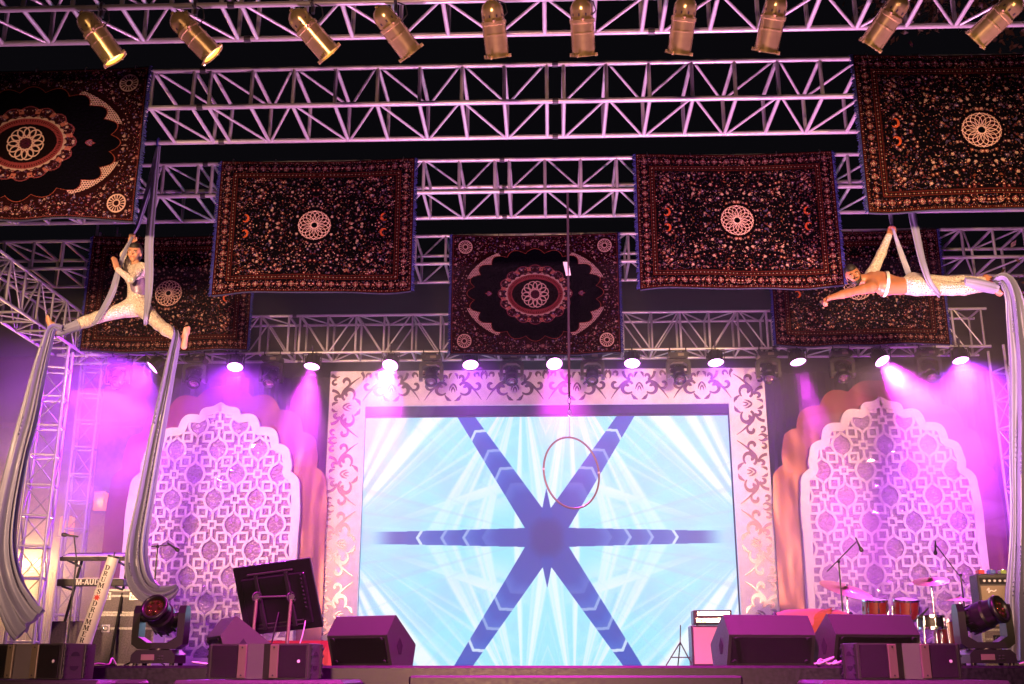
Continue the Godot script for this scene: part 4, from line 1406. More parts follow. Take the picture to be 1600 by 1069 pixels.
func woman() -> void:
	var o := Vector3(-5.11, 5.62, -12.78)
	var t := thing("person", "dark haired woman in white sequinned bodysuit straddling the grey silks", "person", o)
	var hipl := Vector3(-5.18, 5.63, -12.79)
	var hipr := Vector3(-5.03, 5.625, -12.76)
	var waist := Vector3(-5.128, 5.83, -12.8)
	var chest := Vector3(-5.145, 6.02, -12.79)
	var neck := Vector3(-5.16, 6.18, -12.79)
	var sl := Vector3(-5.272, 6.135, -12.86)
	var sr := Vector3(-5.055, 6.12, -12.69)
	var er := Vector3(-5.1, 5.9, -12.5)
	var wr := Vector3(-5.27, 6.03, -12.47)
	var el := Vector3(-5.375, 6.37, -12.89)
	var wl := Vector3(-5.27, 6.5, -12.8)
	var kl := Vector3(-5.475, 5.45, -12.58)
	var al := Vector3(-5.8, 5.222, -12.38)
	var kr := Vector3(-4.695, 5.32, -12.5)
	var ar := Vector3(-4.325, 5.04, -12.24)
	var hd := Vector3(-5.19, 6.34, -12.76)
	var torso := [[hipl, hipr, 0.105, 0.105], [Vector3(-5.11, 5.66, -12.78), waist, 0.112, 0.092], [waist, chest, 0.09, 0.105], [chest, neck, 0.1, 0.05], [sl, sr, 0.062, 0.062], [chest + Vector3(-0.055, 0.005, 0.045), chest + Vector3(-0.05, -0.02, 0.06), 0.065, 0.06], [chest + Vector3(0.045, 0.005, 0.075), chest + Vector3(0.04, -0.02, 0.085), 0.065, 0.06]]
	var arms := [[sr, er, 0.05, 0.038], [er, wr, 0.037, 0.025], [sl, el, 0.05, 0.037], [el, wl, 0.036, 0.025]]
	var legs := [[hipl, kl, 0.098, 0.062], [kl, kl.lerp(al, 0.35), 0.06, 0.062], [kl.lerp(al, 0.35), al, 0.062, 0.034], [hipr, kr, 0.098, 0.062], [kr, kr.lerp(ar, 0.35), 0.06, 0.062], [kr.lerp(ar, 0.35), ar, 0.062, 0.034]]
	var f := Vector3(0.12, -0.2, 1).normalized()
	var up := (Vector3(0.06, 1, 0.1) - f * Vector3(0.06, 1, 0.1).dot(f)).normalized()
	var g := Geo.new()
	skin_over(g, local(torso + arms + legs + [[neck, hd + Vector3(0, -0.06, -0.01), 0.047, 0.045]], o), 0.014, 0.012)
	skin_over(g, local(head_bones(hd, f, up) + [[hd - up * 0.06 - f * 0.01, neck, 0.044, 0.046]], o), 0.0055, 0.007)
	skin_over(g, local(hand(wr, Vector3(-0.3, 1, 0.05), Vector3(-0.75, -0.2, -0.6), 0.16, -1.0) + [[er.lerp(wr, 0.8), wr, 0.026, 0.023]], o), 0.0045, 0.004)
	skin_over(g, local(hand(wl, Vector3(0.15, 1, 0), Vector3(0.3, 0, 1), 1.05, 1.0) + [[el.lerp(wl, 0.8), wl, 0.026, 0.023]], o), 0.0045, 0.004)
	skin_over(g, local(foot(Vector3(-5.88, 5.175, -12.3), Vector3(-5.965, 5.36, -12.26), al), o), 0.006, 0.007)
	skin_over(g, local(foot(Vector3(-4.262, 4.955, -12.2), Vector3(-4.215, 5.165, -12.12), ar), o), 0.006, 0.007)
	obj("body", g, M.skin_warm, t)
	g = Geo.new()
	var sleeves := [[sr, er, 0.05, 0.038], [er, er.lerp(wr, 0.92), 0.037, 0.027], [sl, el, 0.05, 0.037], [el, el.lerp(wl, 0.92), 0.036, 0.026]]
	skin_over(g, local(torso.slice(0, 3) + [[chest, neck.lerp(chest, 0.3), 0.1, 0.06]] + torso.slice(4) + sleeves + legs, o), 0.013, 0.012, 0.009)
	obj("bodysuit", g, M.sequin_white, t)
	g = Geo.new()
	skin_over(g, local([[waist + Vector3(0.03, 0.0, 0.03), chest + Vector3(0.035, -0.06, 0.04), 0.082, 0.086]], o), 0.012, 0.01, 0.011)
	obj("bodice_panel", g, M.lilac_bodice, t)
	g = Geo.new()
	skin_over(g, local([[hd + up * 0.06 - f * 0.03, hd + up * 0.075 + f * 0.03, 0.084, 0.062], [hd + up * 0.03 - f * 0.045, hd - up * 0.04 - f * 0.045, 0.088, 0.07], [hd + up * 0.04 + f.cross(up) * 0.07 - f * 0.01, hd - up * 0.03 + f.cross(up) * 0.072 - f * 0.025, 0.03, 0.026], [hd + up * 0.04 - f.cross(up) * 0.07 - f * 0.01, hd - up * 0.02 - f.cross(up) * 0.07 - f * 0.025, 0.03, 0.024], [hd - up * 0.02 - f * 0.1, hd - up * 0.05 - f * 0.11, 0.045, 0.04]], o), 0.007, 0.008)
	obj("hair", g, M.hair_black, t)
	face_parts(t, hd - o, f, up)

func man() -> void:
	var o := Vector3(4.45, 5.8, -12.79)
	var t := thing("person", "bearded man in white sequinned trousers stretched out flat on the silks", "person", o)
	var hipa := Vector3(4.46, 5.875, -12.86)
	var hipb := Vector3(4.45, 5.775, -12.72)
	var waist := Vector3(4.26, 5.795, -12.78)
	var chest := Vector3(4.02, 5.825, -12.75)
	var neck := Vector3(3.84, 5.875, -12.73)
	var sa := Vector3(3.955, 5.965, -12.82)
	var sb := Vector3(3.88, 5.735, -12.63)
	var ea := Vector3(4.1, 6.24, -12.82)
	var wa := Vector3(4.21, 6.475, -12.8)
	var eb := Vector3(3.55, 5.615, -12.48)
	var wb := Vector3(3.3, 5.522, -12.38)
	var ka := Vector3(4.9, 5.87, -12.88)
	var kb := Vector3(4.87, 5.735, -12.72)
	var aa := Vector3(5.3, 5.885, -12.86)
	var ab := Vector3(5.27, 5.75, -12.74)
	var hd := Vector3(3.69, 5.905, -12.68)
	var torso := [[hipa, hipb, 0.1, 0.1], [Vector3(4.45, 5.82, -12.79), waist, 0.11, 0.098], [waist + Vector3(0, 0.03, -0.02), chest + Vector3(0.03, 0.055, -0.03), 0.085, 0.105], [waist + Vector3(0, -0.02, 0.02), chest + Vector3(0.03, -0.06, 0.04), 0.085, 0.105], [chest, neck, 0.11, 0.058], [sa, sb, 0.068, 0.07]]
	var arm_up := [[sa, ea, 0.062, 0.045], [ea, wa, 0.045, 0.03]]
	var arm_out := [[sb, sb.lerp(eb, 0.35), 0.066, 0.056], [sb.lerp(eb, 0.35), eb, 0.056, 0.044], [eb, eb.lerp(wb, 0.3), 0.045, 0.046], [eb.lerp(wb, 0.3), wb, 0.045, 0.03]]
	var legs := [[hipa, ka, 0.1, 0.066], [ka, ka.lerp(aa, 0.35), 0.064, 0.066], [ka.lerp(aa, 0.35), aa, 0.066, 0.036], [hipb, kb, 0.105, 0.068], [kb, kb.lerp(ab, 0.35), 0.066, 0.068], [kb.lerp(ab, 0.35), ab, 0.068, 0.037]]
	var f := Vector3(-0.12, -0.28, 1).normalized()
	var u0 := Vector3(-0.38, 1, 0.1)
	var up := (u0 - f * u0.dot(f)).normalized()
	var g := Geo.new()
	skin_over(g, local(torso + arm_up + arm_out + legs + [[neck, hd - up * 0.06 - f * 0.02, 0.058, 0.055]], o), 0.014, 0.012)
	skin_over(g, local(head_bones(hd, f, up) + [[hd - up * 0.05 - f * 0.02, neck, 0.052, 0.056]], o), 0.0055, 0.007)
	skin_over(g, local(hand(wa, Vector3(0.3, 1, 0), Vector3(0.4, 0, 1), 1.05, 1.0) + [[ea.lerp(wa, 0.8), wa, 0.032, 0.028]], o), 0.0045, 0.004)
	skin_over(g, local(hand(wb, Vector3(-1, -0.62, 0.2), Vector3(0.1, -1, 0.4), 0.85, 1.0) + [[eb.lerp(wb, 0.8), wb, 0.033, 0.028]], o), 0.0045, 0.004)
	skin_over(g, local(foot(Vector3(5.345, 5.93, -12.87), Vector3(5.52, 5.865, -12.85), aa), o), 0.006, 0.007)
	skin_over(g, local(foot(Vector3(5.32, 5.775, -12.76), Vector3(5.45, 5.65, -12.72), ab), o), 0.006, 0.007)
	obj("body", g, M.skin_tan, t)
	g = Geo.new()
	skin_over(g, local([[hipa, hipb, 0.1, 0.1], [Vector3(4.45, 5.82, -12.79), Vector3(4.37, 5.808, -12.785), 0.108, 0.104]] + legs, o), 0.013, 0.012, 0.012)
	obj("trousers", g, M.sequin_white, t)
	g = Geo.new()
	skin_over(g, local([[sa, ea, 0.062, 0.045], [ea, ea.lerp(wa, 0.93), 0.045, 0.031], [sa, sa + Vector3(-0.01, -0.04, 0.03), 0.068, 0.06]], o), 0.012, 0.01, 0.01)
	obj("sleeve", g, M.sequin_white, t)
	# strap round the chest from the sleeve's shoulder
	g = Geo.new()
	var ring := []
	for k in 33:
		var a := TAU * k / 32
		ring.append(Vector3(4.08 + 0.03 * sin(a), 5.815, -12.745) + Vector3(0.0, 0.166 * sin(a), 0.0) + Vector3(0, -0.03 * cos(a), 0.142 * cos(a)) - o)
	var flat_band := Geo.new()
	for k in 32:
		var a: Vector3 = ring[k]
		var b: Vector3 = ring[k + 1]
		var x := Vector3(0.018, 0, 0)
		var c := Vector3(4.08, 5.815, -12.745) - o
		var na := (a - c).normalized()
		var nb := (b - c).normalized()
		flat_band.squad(a - x, a + x, b + x, b - x, na, na, nb, nb)
		flat_band.squad(a - x - na * 0.006, a + x - na * 0.006, b + x - nb * 0.006, b - x - nb * 0.006, -na, -na, -nb, -nb)
	obj("chest_strap", flat_band, M.white_paint, t)
	g = Geo.new()
	skin_over(g, local([[hd + up * 0.062 - f * 0.03, hd + up * 0.082 + f * 0.035, 0.084, 0.06], [hd + up * 0.025 - f * 0.05, hd - up * 0.02 - f * 0.05, 0.082, 0.066], [hd + up * 0.1 + f * 0.02, hd + up * 0.105 + f * 0.045, 0.04, 0.03]], o), 0.007, 0.008)
	obj("hair", g, M.hair_black, t)
	g = Geo.new()
	var s := f.cross(up)
	var beard := [[hd - up * 0.078 + f * 0.052, hd - up * 0.098 + f * 0.062, 0.042, 0.032], [hd - up * 0.038 + f * 0.1 - s * 0.024, hd - up * 0.038 + f * 0.1 + s * 0.024, 0.0075, 0.0075]]
	for k in [-1.0, 1.0]: beard.append([hd + s * k * 0.072 - up * 0.01 + f * 0.008, hd + s * k * 0.042 - up * 0.078 + f * 0.046, 0.014, 0.024])
	skin_over(g, local(beard, o), 0.005, 0.005)
	obj("beard", g, M.hair_black, t)
	face_parts(t, hd - o, f, up)

# ---------------------------------------------------------------- silks, hoop
func smooth_path(p: Array, m: int) -> Array:
	var out := []
	for i in p.size() - 1:
		var a = p[maxi(i - 1, 0)]
		var b = p[i]
		var c = p[i + 1]
		var d = p[mini(i + 2, p.size() - 1)]
		for k in m:
			var t := float(k) / m
			out.append(0.5 * ((2.0 * b) + (c - a) * t + (2.0 * a - 5.0 * b + 4.0 * c - d) * t * t + (3.0 * b - a - 3.0 * c + d) * t * t * t))
	out.append(p[p.size() - 1])
	return out

# gathered cloth along points; rows of [x, y, z, half width, half depth]
func cloth(rows: Array, lobes: int, fold: float, sd: float, o: Vector3, m := 10) -> Geo:
	var pts := []
	var ws := []
	for r in rows:
		pts.append(Vector3(r[0], r[1], r[2]) - o)
		ws.append(Vector2(r[3], r[4]))
	pts = smooth_path(pts, m)
	ws = smooth_path(ws, m)
	var seg := maxi(24, lobes * 8)
	var n := pts.size()
	var P := []
	for k in n:
		var d: Vector3 = (pts[mini(k + 1, n - 1)] - pts[maxi(k - 1, 0)]).normalized()
		var x := d.cross(Vector3(0.05, 0.02, 1)).normalized()
		var z := x.cross(d)
		var ring := []
		for j in seg:
			var a := TAU * j / seg
			var w: Vector2 = ws[k]
			var ph := sd + 0.5 * sin(k * 0.11 + sd) + 0.9 * sin(a * 2.0 + sd)
			var fr := 1.0 + fold * sin(lobes * a + ph) + 0.35 * fold * sin((lobes * 2 + 1) * a + sd * 3.0)
			ring.append(pts[k] + x * w.x * cos(a) * (1.0 + 0.25 * (fr - 1.0)) + z * w.y * (sin(a) * fr + fold * 0.5 * sin(lobes * a * 0.5 + ph)))
		P.append(ring)
	var N := []
	for k in n:
		var nr := []
		for j in seg:
			var du: Vector3 = P[k][(j + 1) % seg] - P[k][(j - 1 + seg) % seg]
			var dv: Vector3 = P[mini(k + 1, n - 1)][j] - P[maxi(k - 1, 0)][j]
			var c := du.cross(dv).normalized()
			if c.dot(P[k][j] - pts[k]) < 0 and fold < 0.3: c = -c
			nr.append(c)
		N.append(nr)
	var g := Geo.new()
	for k in n - 1:
		for j in seg:
			var j2 := (j + 1) % seg
			g.squad(P[k][j], P[k][j2], P[k + 1][j2], P[k + 1][j], N[k][j], N[k][j2], N[k + 1][j2], N[k + 1][j])
	for e in [0, n - 1]:
		for j in seg: g.flat(pts[e], P[e][j], P[e][(j + 1) % seg], (pts[0] - pts[1]) if e == 0 else (pts[n - 1] - pts[n - 2]))
	return g

func silks() -> void:
	var o := Vector3(-5.046, 7.86, -12.82)
	var t := thing("aerial_silk", "grey lilac silk holding the woman, its tails hanging from her feet", "aerial silk", o, 0.0, "aerial silks")
	obj("strand", cloth([[-5.046, 7.84, -12.82, 0.024, 0.02], [-5.11, 7.29, -12.82, 0.037, 0.02], [-5.19, 6.8, -12.81, 0.027, 0.02], [-5.245, 6.58, -12.78, 0.015, 0.02], [-5.3, 6.3, -12.7, 0.024, 0.018], [-5.31, 6.05, -12.62, 0.034, 0.018], [-5.345, 5.75, -12.58, 0.041, 0.018], [-5.44, 5.42, -12.5, 0.037, 0.02], [-5.52, 5.35, -12.52, 0.034, 0.02]], 4, 0.4, 1.0, o), M.silk_cloth, t)
	obj("strand", cloth([[-5.04, 7.84, -12.82, 0.024, 0.02], [-5.02, 7.17, -12.76, 0.042, 0.02], [-4.975, 6.45, -12.66, 0.051, 0.022], [-4.9, 5.95, -12.58, 0.048, 0.02], [-4.865, 5.6, -12.52, 0.041, 0.02], [-4.85, 5.4, -12.46, 0.031, 0.02], [-4.87, 5.34, -12.52, 0.027, 0.02]], 4, 0.4, 2.3, o), M.silk_cloth, t)
	obj("ankle_wrap", cloth([[-5.66, 5.31, -12.46, 0.07, 0.072], [-5.74, 5.26, -12.42, 0.062, 0.066], [-5.83, 5.2, -12.36, 0.055, 0.058], [-5.88, 5.17, -12.33, 0.04, 0.05]], 7, 0.06, 0.4, o, 6), M.silk_cloth, t)
	obj("tail", cloth([[-5.78, 5.22, -12.29, 0.033, 0.03], [-5.87, 5.2, -12.24, 0.036, 0.04], [-5.92, 5.0, -12.24, 0.049, 0.04], [-5.985, 4.62, -12.26, 0.062, 0.045], [-6.055, 4.15, -12.3, 0.078, 0.05], [-6.12, 3.65, -12.3, 0.085, 0.05], [-6.16, 3.05, -12.3, 0.098, 0.06], [-6.14, 2.6, -12.3, 0.111, 0.06], [-6.02, 2.2, -12.3, 0.131, 0.06], [-5.83, 1.9, -12.28, 0.163, 0.045], [-5.72, 1.8, -12.26, 0.176, 0.035]], 9, 1.0, 0.9, o), M.silk_cloth, t)
	obj("tail", cloth([[-4.35, 5.1, -12.2, 0.023, 0.04], [-4.33, 5.03, -12.13, 0.033, 0.05], [-4.36, 4.85, -12.13, 0.043, 0.045], [-4.42, 4.4, -12.16, 0.052, 0.05], [-4.49, 3.9, -12.2, 0.065, 0.05], [-4.55, 3.24, -12.2, 0.078, 0.055], [-4.6, 2.67, -12.2, 0.091, 0.06], [-4.58, 2.38, -12.22, 0.105, 0.06], [-4.5, 2.2, -12.26, 0.105, 0.06], [-4.37, 2.12, -12.32, 0.098, 0.05], [-4.24, 2.16, -12.38, 0.065, 0.03], [-4.17, 2.22, -12.42, 0.026, 0.02]], 9, 1.0, 2.2, o), M.silk_cloth, t)
	var g := Geo.new()
	g.torus(0.055, 0.014, Transform3D(Basis(Vector3.UP, PI / 2), Vector3(0, 0.04, 0)), 18, 6)
	obj("rigging_sling", g, M.fringe_blue, t)
	o = Vector3(4.43, 7.86, -12.82)
	t = thing("aerial_silk", "grey lilac silk holding the outstretched man, one long tail from his feet", "aerial silk", o, 0.0, "aerial silks")
	obj("strand", cloth([[4.4, 7.86, -12.82, 0.020, 0.02], [4.3, 7.2, -12.82, 0.027, 0.02], [4.264, 6.75, -12.82, 0.027, 0.02], [4.26, 6.56, -12.79, 0.015, 0.02], [4.335, 6.25, -12.82, 0.031, 0.018], [4.42, 6.0, -12.88, 0.034, 0.018], [4.45, 5.93, -12.95, 0.034, 0.018]], 4, 0.4, 1.4, o), M.silk_cloth, t)
	obj("strand", cloth([[4.45, 7.86, -12.82, 0.024, 0.02], [4.5, 7.2, -12.8, 0.034, 0.02], [4.51, 6.7, -12.76, 0.048, 0.02], [4.512, 6.2, -12.66, 0.044, 0.02], [4.525, 5.95, -12.6, 0.041, 0.02], [4.56, 5.78, -12.585, 0.037, 0.018], [4.64, 5.675, -12.62, 0.034, 0.018], [4.7, 5.65, -12.7, 0.034, 0.018]], 4, 0.4, 0.3, o), M.silk_cloth, t)
	obj("ankle_wrap", cloth([[5.0, 5.8, -12.64, 0.05, 0.03], [5.12, 5.78, -12.66, 0.07, 0.05], [5.25, 5.755, -12.7, 0.072, 0.072], [5.36, 5.74, -12.74, 0.066, 0.066], [5.42, 5.72, -12.74, 0.05, 0.06]], 7, 0.06, 0.8, o, 6), M.silk_cloth, t)
	obj("tail", cloth([[5.4, 5.84, -12.76, 0.033, 0.03], [5.48, 5.8, -12.66, 0.059, 0.05], [5.54, 5.6, -12.64, 0.078, 0.05], [5.56, 5.3, -12.68, 0.098, 0.055], [5.56, 4.8, -12.72, 0.111, 0.06], [5.5, 4.2, -12.75, 0.111, 0.065], [5.41, 3.6, -12.75, 0.098, 0.06], [5.34, 3.1, -12.75, 0.085, 0.06], [5.28, 2.65, -12.75, 0.091, 0.06], [5.2, 2.15, -12.75, 0.105, 0.07], [5.14, 1.7, -12.75, 0.105, 0.08], [5.1, 1.42, -12.75, 0.131, 0.1]], 10, 1.0, 3.1, o), M.silk_cloth, t)
	g = Geo.new()
	g.torus(0.055, 0.014, Transform3D(Basis(Vector3.UP, PI / 2), Vector3(0, 0.04, 0)), 18, 6)
	obj("rigging_sling", g, M.fringe_blue, t)

func hoop() -> void:
	var o := Vector3(0.29, 3.85, -14.6)
	var t := thing("aerial_hoop", "empty pinkish aerial hoop hanging on a long cord before the screen", "aerial hoop", o)
	var g := Geo.new()
	var turn := Basis(Vector3.UP, deg_to_rad(38)) * Basis(Vector3.BACK, 0.05)
	g.torus(0.475, 0.0135, Transform3D(turn, Vector3.ZERO), 72, 10)
	obj("ring", g, M.hoop_tape, t)
	for a in [0.05, PI - 0.05]:
		g = Geo.new()
		var p := turn * Vector3(cos(a) * 0.475, sin(a) * 0.475, 0)
		var tan := turn * Vector3(-sin(a), cos(a), 0)
		g.cyl(p - tan * 0.012, p + tan * 0.012, 0.0185, 0.0185, 12)
		obj("joint_tape", g, M.print_white, t)
	var top := Vector3(-0.02, 0.475, 0)
	g = Geo.new()
	g.cyl(top, top + Vector3(0, 0.3, 0), 0.006, 0.006, 8)
	obj("hanging_strap", g, M.cable_grey, t)
	for k in 3:
		g = Geo.new()
		g.torus(0.03, 0.007, Transform3D(Basis(Vector3.UP, k * 1.3) * Basis.from_scale(Vector3(0.75, 1.5, 1)), top + Vector3(0, 0.34 + k * 0.085, 0)), 20, 6)
		obj("carabiner", g, M.chrome, t)
	g = Geo.new()
	g.cyl(top + Vector3(0, 0.56, 0), top + Vector3(0, 0.64, 0), 0.018, 0.018, 12)
	obj("swivel", g, M.chrome, t)
	g = Geo.new()
	g.cyl(top + Vector3(0, 0.63, 0), Vector3(0.0, 4.05, 0.05), 0.018, 0.018, 10)
	obj("cord", g, M.rope_dark, t)
	g = Geo.new()
	var tag_poly := PackedVector2Array([Vector2(-0.03, 0), Vector2(0.04, 0), Vector2(0.03, 0.2), Vector2(-0.045, 0.21)])
	g.prism(tag_poly, 0.0, 0.01, Transform3D(Basis(Vector3.BACK, 0.12), Vector3(-0.01, 2.78, 0.035)))
	obj("paper_tag", g, M.print_white, t)

# ---------------------------------------------------------------- stage equipment
func wedge(label: String, at: Vector3, turn: float, w: float) -> void:
	var t := thing("wedge_monitor", label, "monitor speaker", at, turn, "wedge monitors on the stage edge")
	var prof := PackedVector2Array([Vector2(0.1, 0.0), Vector2(0.0, 0.27), Vector2(0.005, 0.28), Vector2(0.13, 0.45), Vector2(0.145, 0.455), Vector2(0.5, 0.2), Vector2(0.505, 0.185), Vector2(0.46, 0.0)])
	var flip := Basis(Vector3(0, 0, -1), Vector3.UP, Vector3(1, 0, 0))
	var g := Geo.new()
	g.prism(prof, -w / 2 + 0.018, w / 2 - 0.018, Transform3D(flip, Vector3.ZERO))
	obj("cabinet", g, M.speaker_paint, t)
	for s in [-1.0, 1.0]:
		g = Geo.new()
		g.prism(prof, s * (w / 2 - 0.017) - 0.0005, s * w / 2, Transform3D(flip, Vector3.ZERO))
		var cheek := obj("side_panel", g, M.speaker_paint, t)
		g = Geo.new()
		g.prism(PackedVector2Array([Vector2(0.17, 0.18), Vector2(0.21, 0.1), Vector2(0.25, 0.1), Vector2(0.27, 0.18), Vector2(0.22, 0.25)]), s * w / 2 - 0.0005, s * (w / 2 + 0.003), Transform3D(flip, Vector3.ZERO))
		obj("handle_hole", g, M.soft_black, cheek)
	g = Geo.new()
	var a := Vector3(0, 0.012, -0.095)
	var d := Vector3(0, 0.26, -0.004) - a
	var nrm := Vector3(0, -0.347, 0.938)
	var q := Transform3D(Basis(Vector3.RIGHT, d.normalized(), Vector3.RIGHT.cross(d.normalized())), a + d / 2 + nrm * 0.004)
	g.box(Vector3(w - 0.06, d.length() - 0.02, 0.008), q, 0.002)
	obj("under_panel", g, M.grille, t)
	for s in [-1.0, 1.0]:
		for e in [0.1, 0.9]:
			g = Geo.new()
			var c: Vector3 = a + d * e + nrm * 0.008 + Vector3(s * (w / 2 - 0.07), 0, 0)
			g.cyl(c, c + nrm * 0.012, 0.02, 0.018, 10)
			obj("rubber_foot", g, M.soft_black, t)

func front_fill(label: String, at: Vector3, turn: float) -> void:
	var t := thing("front_fill_speaker", label, "speaker", at, turn, "front fill speakers along the stage edge")
	var w := 0.86
	var h := 0.28
	var g := Geo.new()
	for s in [-1.0, 1.0]:
		g.prism(PackedVector2Array([Vector2(s * 0.43, 0), Vector2(s * 0.14, 0), Vector2(0, -0.085), Vector2(0, -0.42), Vector2(s * 0.36, -0.42), Vector2(s * 0.43, -0.2)]), 0.0, h, Transform3D(Basis(Vector3.RIGHT, Vector3(0, 0, 1), Vector3.UP), Vector3.ZERO))
	obj("cabinet", g, M.speaker_paint, t)
	for s in [-1.0, 1.0]:
		g = Geo.new()
		g.box(Vector3(0.235, h - 0.024, 0.014), Transform3D(Basis(), Vector3(s * 0.302, h / 2, 0.007)), 0.003)
		obj("grille", g, M.grille, t)
		g = Geo.new()
		g.box(Vector3(0.075, h - 0.016, 0.02), Transform3D(Basis(), Vector3(s * 0.142, h / 2, 0.01)), 0.004)
		var strip := obj("horn_flare", g, M.olive_trim, t)
		for y in [0.03, h - 0.03]:
			g = Geo.new()
			g.cyl(Vector3(s * 0.142, y, 0.018), Vector3(s * 0.142, y, 0.023), 0.008, 0.008, 8)
			obj("screw", g, M.dark_steel, strip)
		g = Geo.new()
		# side panel with two hand holes and the rigging rail
		var x: float = s * 0.43
		g.box(Vector3(0.014, h, 0.24), Transform3D(Basis(Vector3.UP, 0.0), Vector3(x + s * 0.006, h / 2, -0.115)), 0.004)
		var side := obj("side_panel", g, M.speaker_paint, t)
		for y in [0.085, 0.2]:
			g = Geo.new()
			var poly := PackedVector2Array()
			for k in 13: poly.append(Vector2(0.045 * cos(k * PI / 12), (0.035 if y > 0.1 else -0.035) * sin(k * PI / 12)))
			g.prism(poly, 0, 0.002, Transform3D(Basis(Vector3(0, 0, -s), Vector3.UP, Vector3(s, 0, 0)), Vector3(x + s * 0.0135, y - (0.018 if y > 0.1 else -0.018), -0.13)))
			obj("hand_hole", g, M.soft_black, side)
		for z in [-0.012, -0.225]:
			g = Geo.new()
			g.box(Vector3(0.022, h * 0.96, 0.024), Transform3D(Basis(), Vector3(x + s * 0.02, h / 2, z)), 0.003)
			for y in [0.04, 0.11, 0.18, 0.24]: g.cyl(Vector3(x + s * 0.03, y, z), Vector3(x + s * 0.04, y, z), 0.012, 0.012, 8)
			obj("rigging_rail", g, M.dark_steel, side)
	g = Geo.new()
	g.cyl(Vector3(0.36, 0.14, 0.013), Vector3(0.36, 0.14, 0.018), 0.013, 0.013, 14)
	obj("badge", g, M.print_white, t)

func subwoofer(label: String, at: Vector3, turn: float, w: float) -> void:
	var t := thing("subwoofer", label, "speaker", at, turn, "subwoofers under the front fills")
	var g := Geo.new()
	g.box(Vector3(w, 1.256, 0.75), Transform3D(Basis(), Vector3(0, 0.628, -0.375)), 0.025)
	obj("cabinet", g, M.speaker_paint, t)
	g = Geo.new()
	g.box(Vector3(w - 0.1, 1.08, 0.02), Transform3D(Basis(), Vector3(0, 0.6, 0.01)), 0.006)
	obj("grille", g, M.grille, t)

func tv_prompter() -> void:
	var at := Vector3(-2.62, DECK + 0.002, -11.05)
	var t := thing("prompter_monitor", "large flat monitor seen from behind on a twin pole stand", "monitor", at)
	var p := Transform3D(Basis(Vector3.BACK, deg_to_rad(5.5)) * Basis(Vector3.UP, deg_to_rad(-16)) * Basis(Vector3.RIGHT, deg_to_rad(18)), Vector3(-0.08, 0.65, 0.0))
	var g := Geo.new()
	g.box(Vector3(0.86, 0.69, 0.03), p, 0.008)
	g.box(Vector3(0.7, 0.5, 0.035), p * Transform3D(Basis(), Vector3(0, -0.03, 0.03)), 0.012)
	var shell := obj("shell", g, M.black_plastic, t)
	g = Geo.new()
	g.box(Vector3(0.82, 0.65, 0.004), p * Transform3D(Basis(), Vector3(0, 0, -0.018)), 0.001)
	obj("panel", g, M.glass_dark, shell)
	for x in [-0.16, 0.17]:
		g = Geo.new()
		g.box(Vector3(0.04, 0.54, 0.03), p * Transform3D(Basis(), Vector3(x, -0.02, 0.065)), 0.004)
		obj("mount_rail", g, M.dark_steel, shell)
	g = Geo.new()
	g.box(Vector3(0.5, 0.018, 0.02), p * Transform3D(Basis(), Vector3(0, 0.265, 0.07)), 0.003)
	obj("mount_bar", g, M.speaker_paint, shell)
	for k in 2:
		g = Geo.new()
		g.box(Vector3(0.52, 0.012, 0.012), p * Transform3D(Basis(), Vector3(0.0, -0.24 - k * 0.04, 0.056)), 0.002)
		obj("vent", g, M.speaker_paint, shell)
	g = Geo.new()
	for k in 9: g.box(Vector3(0.02, 0.018, 0.012), p * Transform3D(Basis(), Vector3(0.31, 0.2 - k * 0.04, 0.05)), 0.002)
	obj("socket_row", g, M.soft_black, shell)
	for x in [-0.28, 0.06]:
		g = Geo.new()
		g.cyl(Vector3(x, 0.02, 0.12), Vector3(x + 0.02, 0.62, 0.12), 0.017, 0.017, 12)
		obj("pole", g, M.olive_trim, t)
		g = Geo.new()
		g.torus(0.045, 0.012, Transform3D(Basis(Vector3.UP, 0.7), Vector3(x + 0.02, 0.64, 0.11)), 18, 8)
		g.cyl(Vector3(x + 0.02, 0.64, 0.1), Vector3(x + 0.02, 0.64, 0.13), 0.036, 0.036, 14)
		obj("tilt_joint", g, M.dark_steel, t)
	g = Geo.new()
	g.cyl(Vector3(-0.26, 0.64, 0.12), Vector3(0.08, 0.65, 0.12), 0.012, 0.012, 10)
	obj("tie_bar", g, M.speaker_paint, t)
	g = Geo.new()
	g.box(Vector3(0.6, 0.03, 0.4), Transform3D(Basis(), Vector3(-0.11, 0.015, 0.05)), 0.006)
	obj("base", g, M.dark_steel, t)
	for c in [[0.22, 0.42, M.cable_grey], [-0.05, 0.5, M.cable_black]]:
		g = Geo.new()
		g.tube(smooth_path([Vector3(c[0], c[1], 0.06), Vector3(c[0] - 0.01, c[1] - 0.12, 0.1), Vector3(c[0] - 0.05, 0.15, 0.12), Vector3(c[0] - 0.12, 0.03, 0.18)], 5), 0.007, 6)
		obj("cable", g, c[2], t)

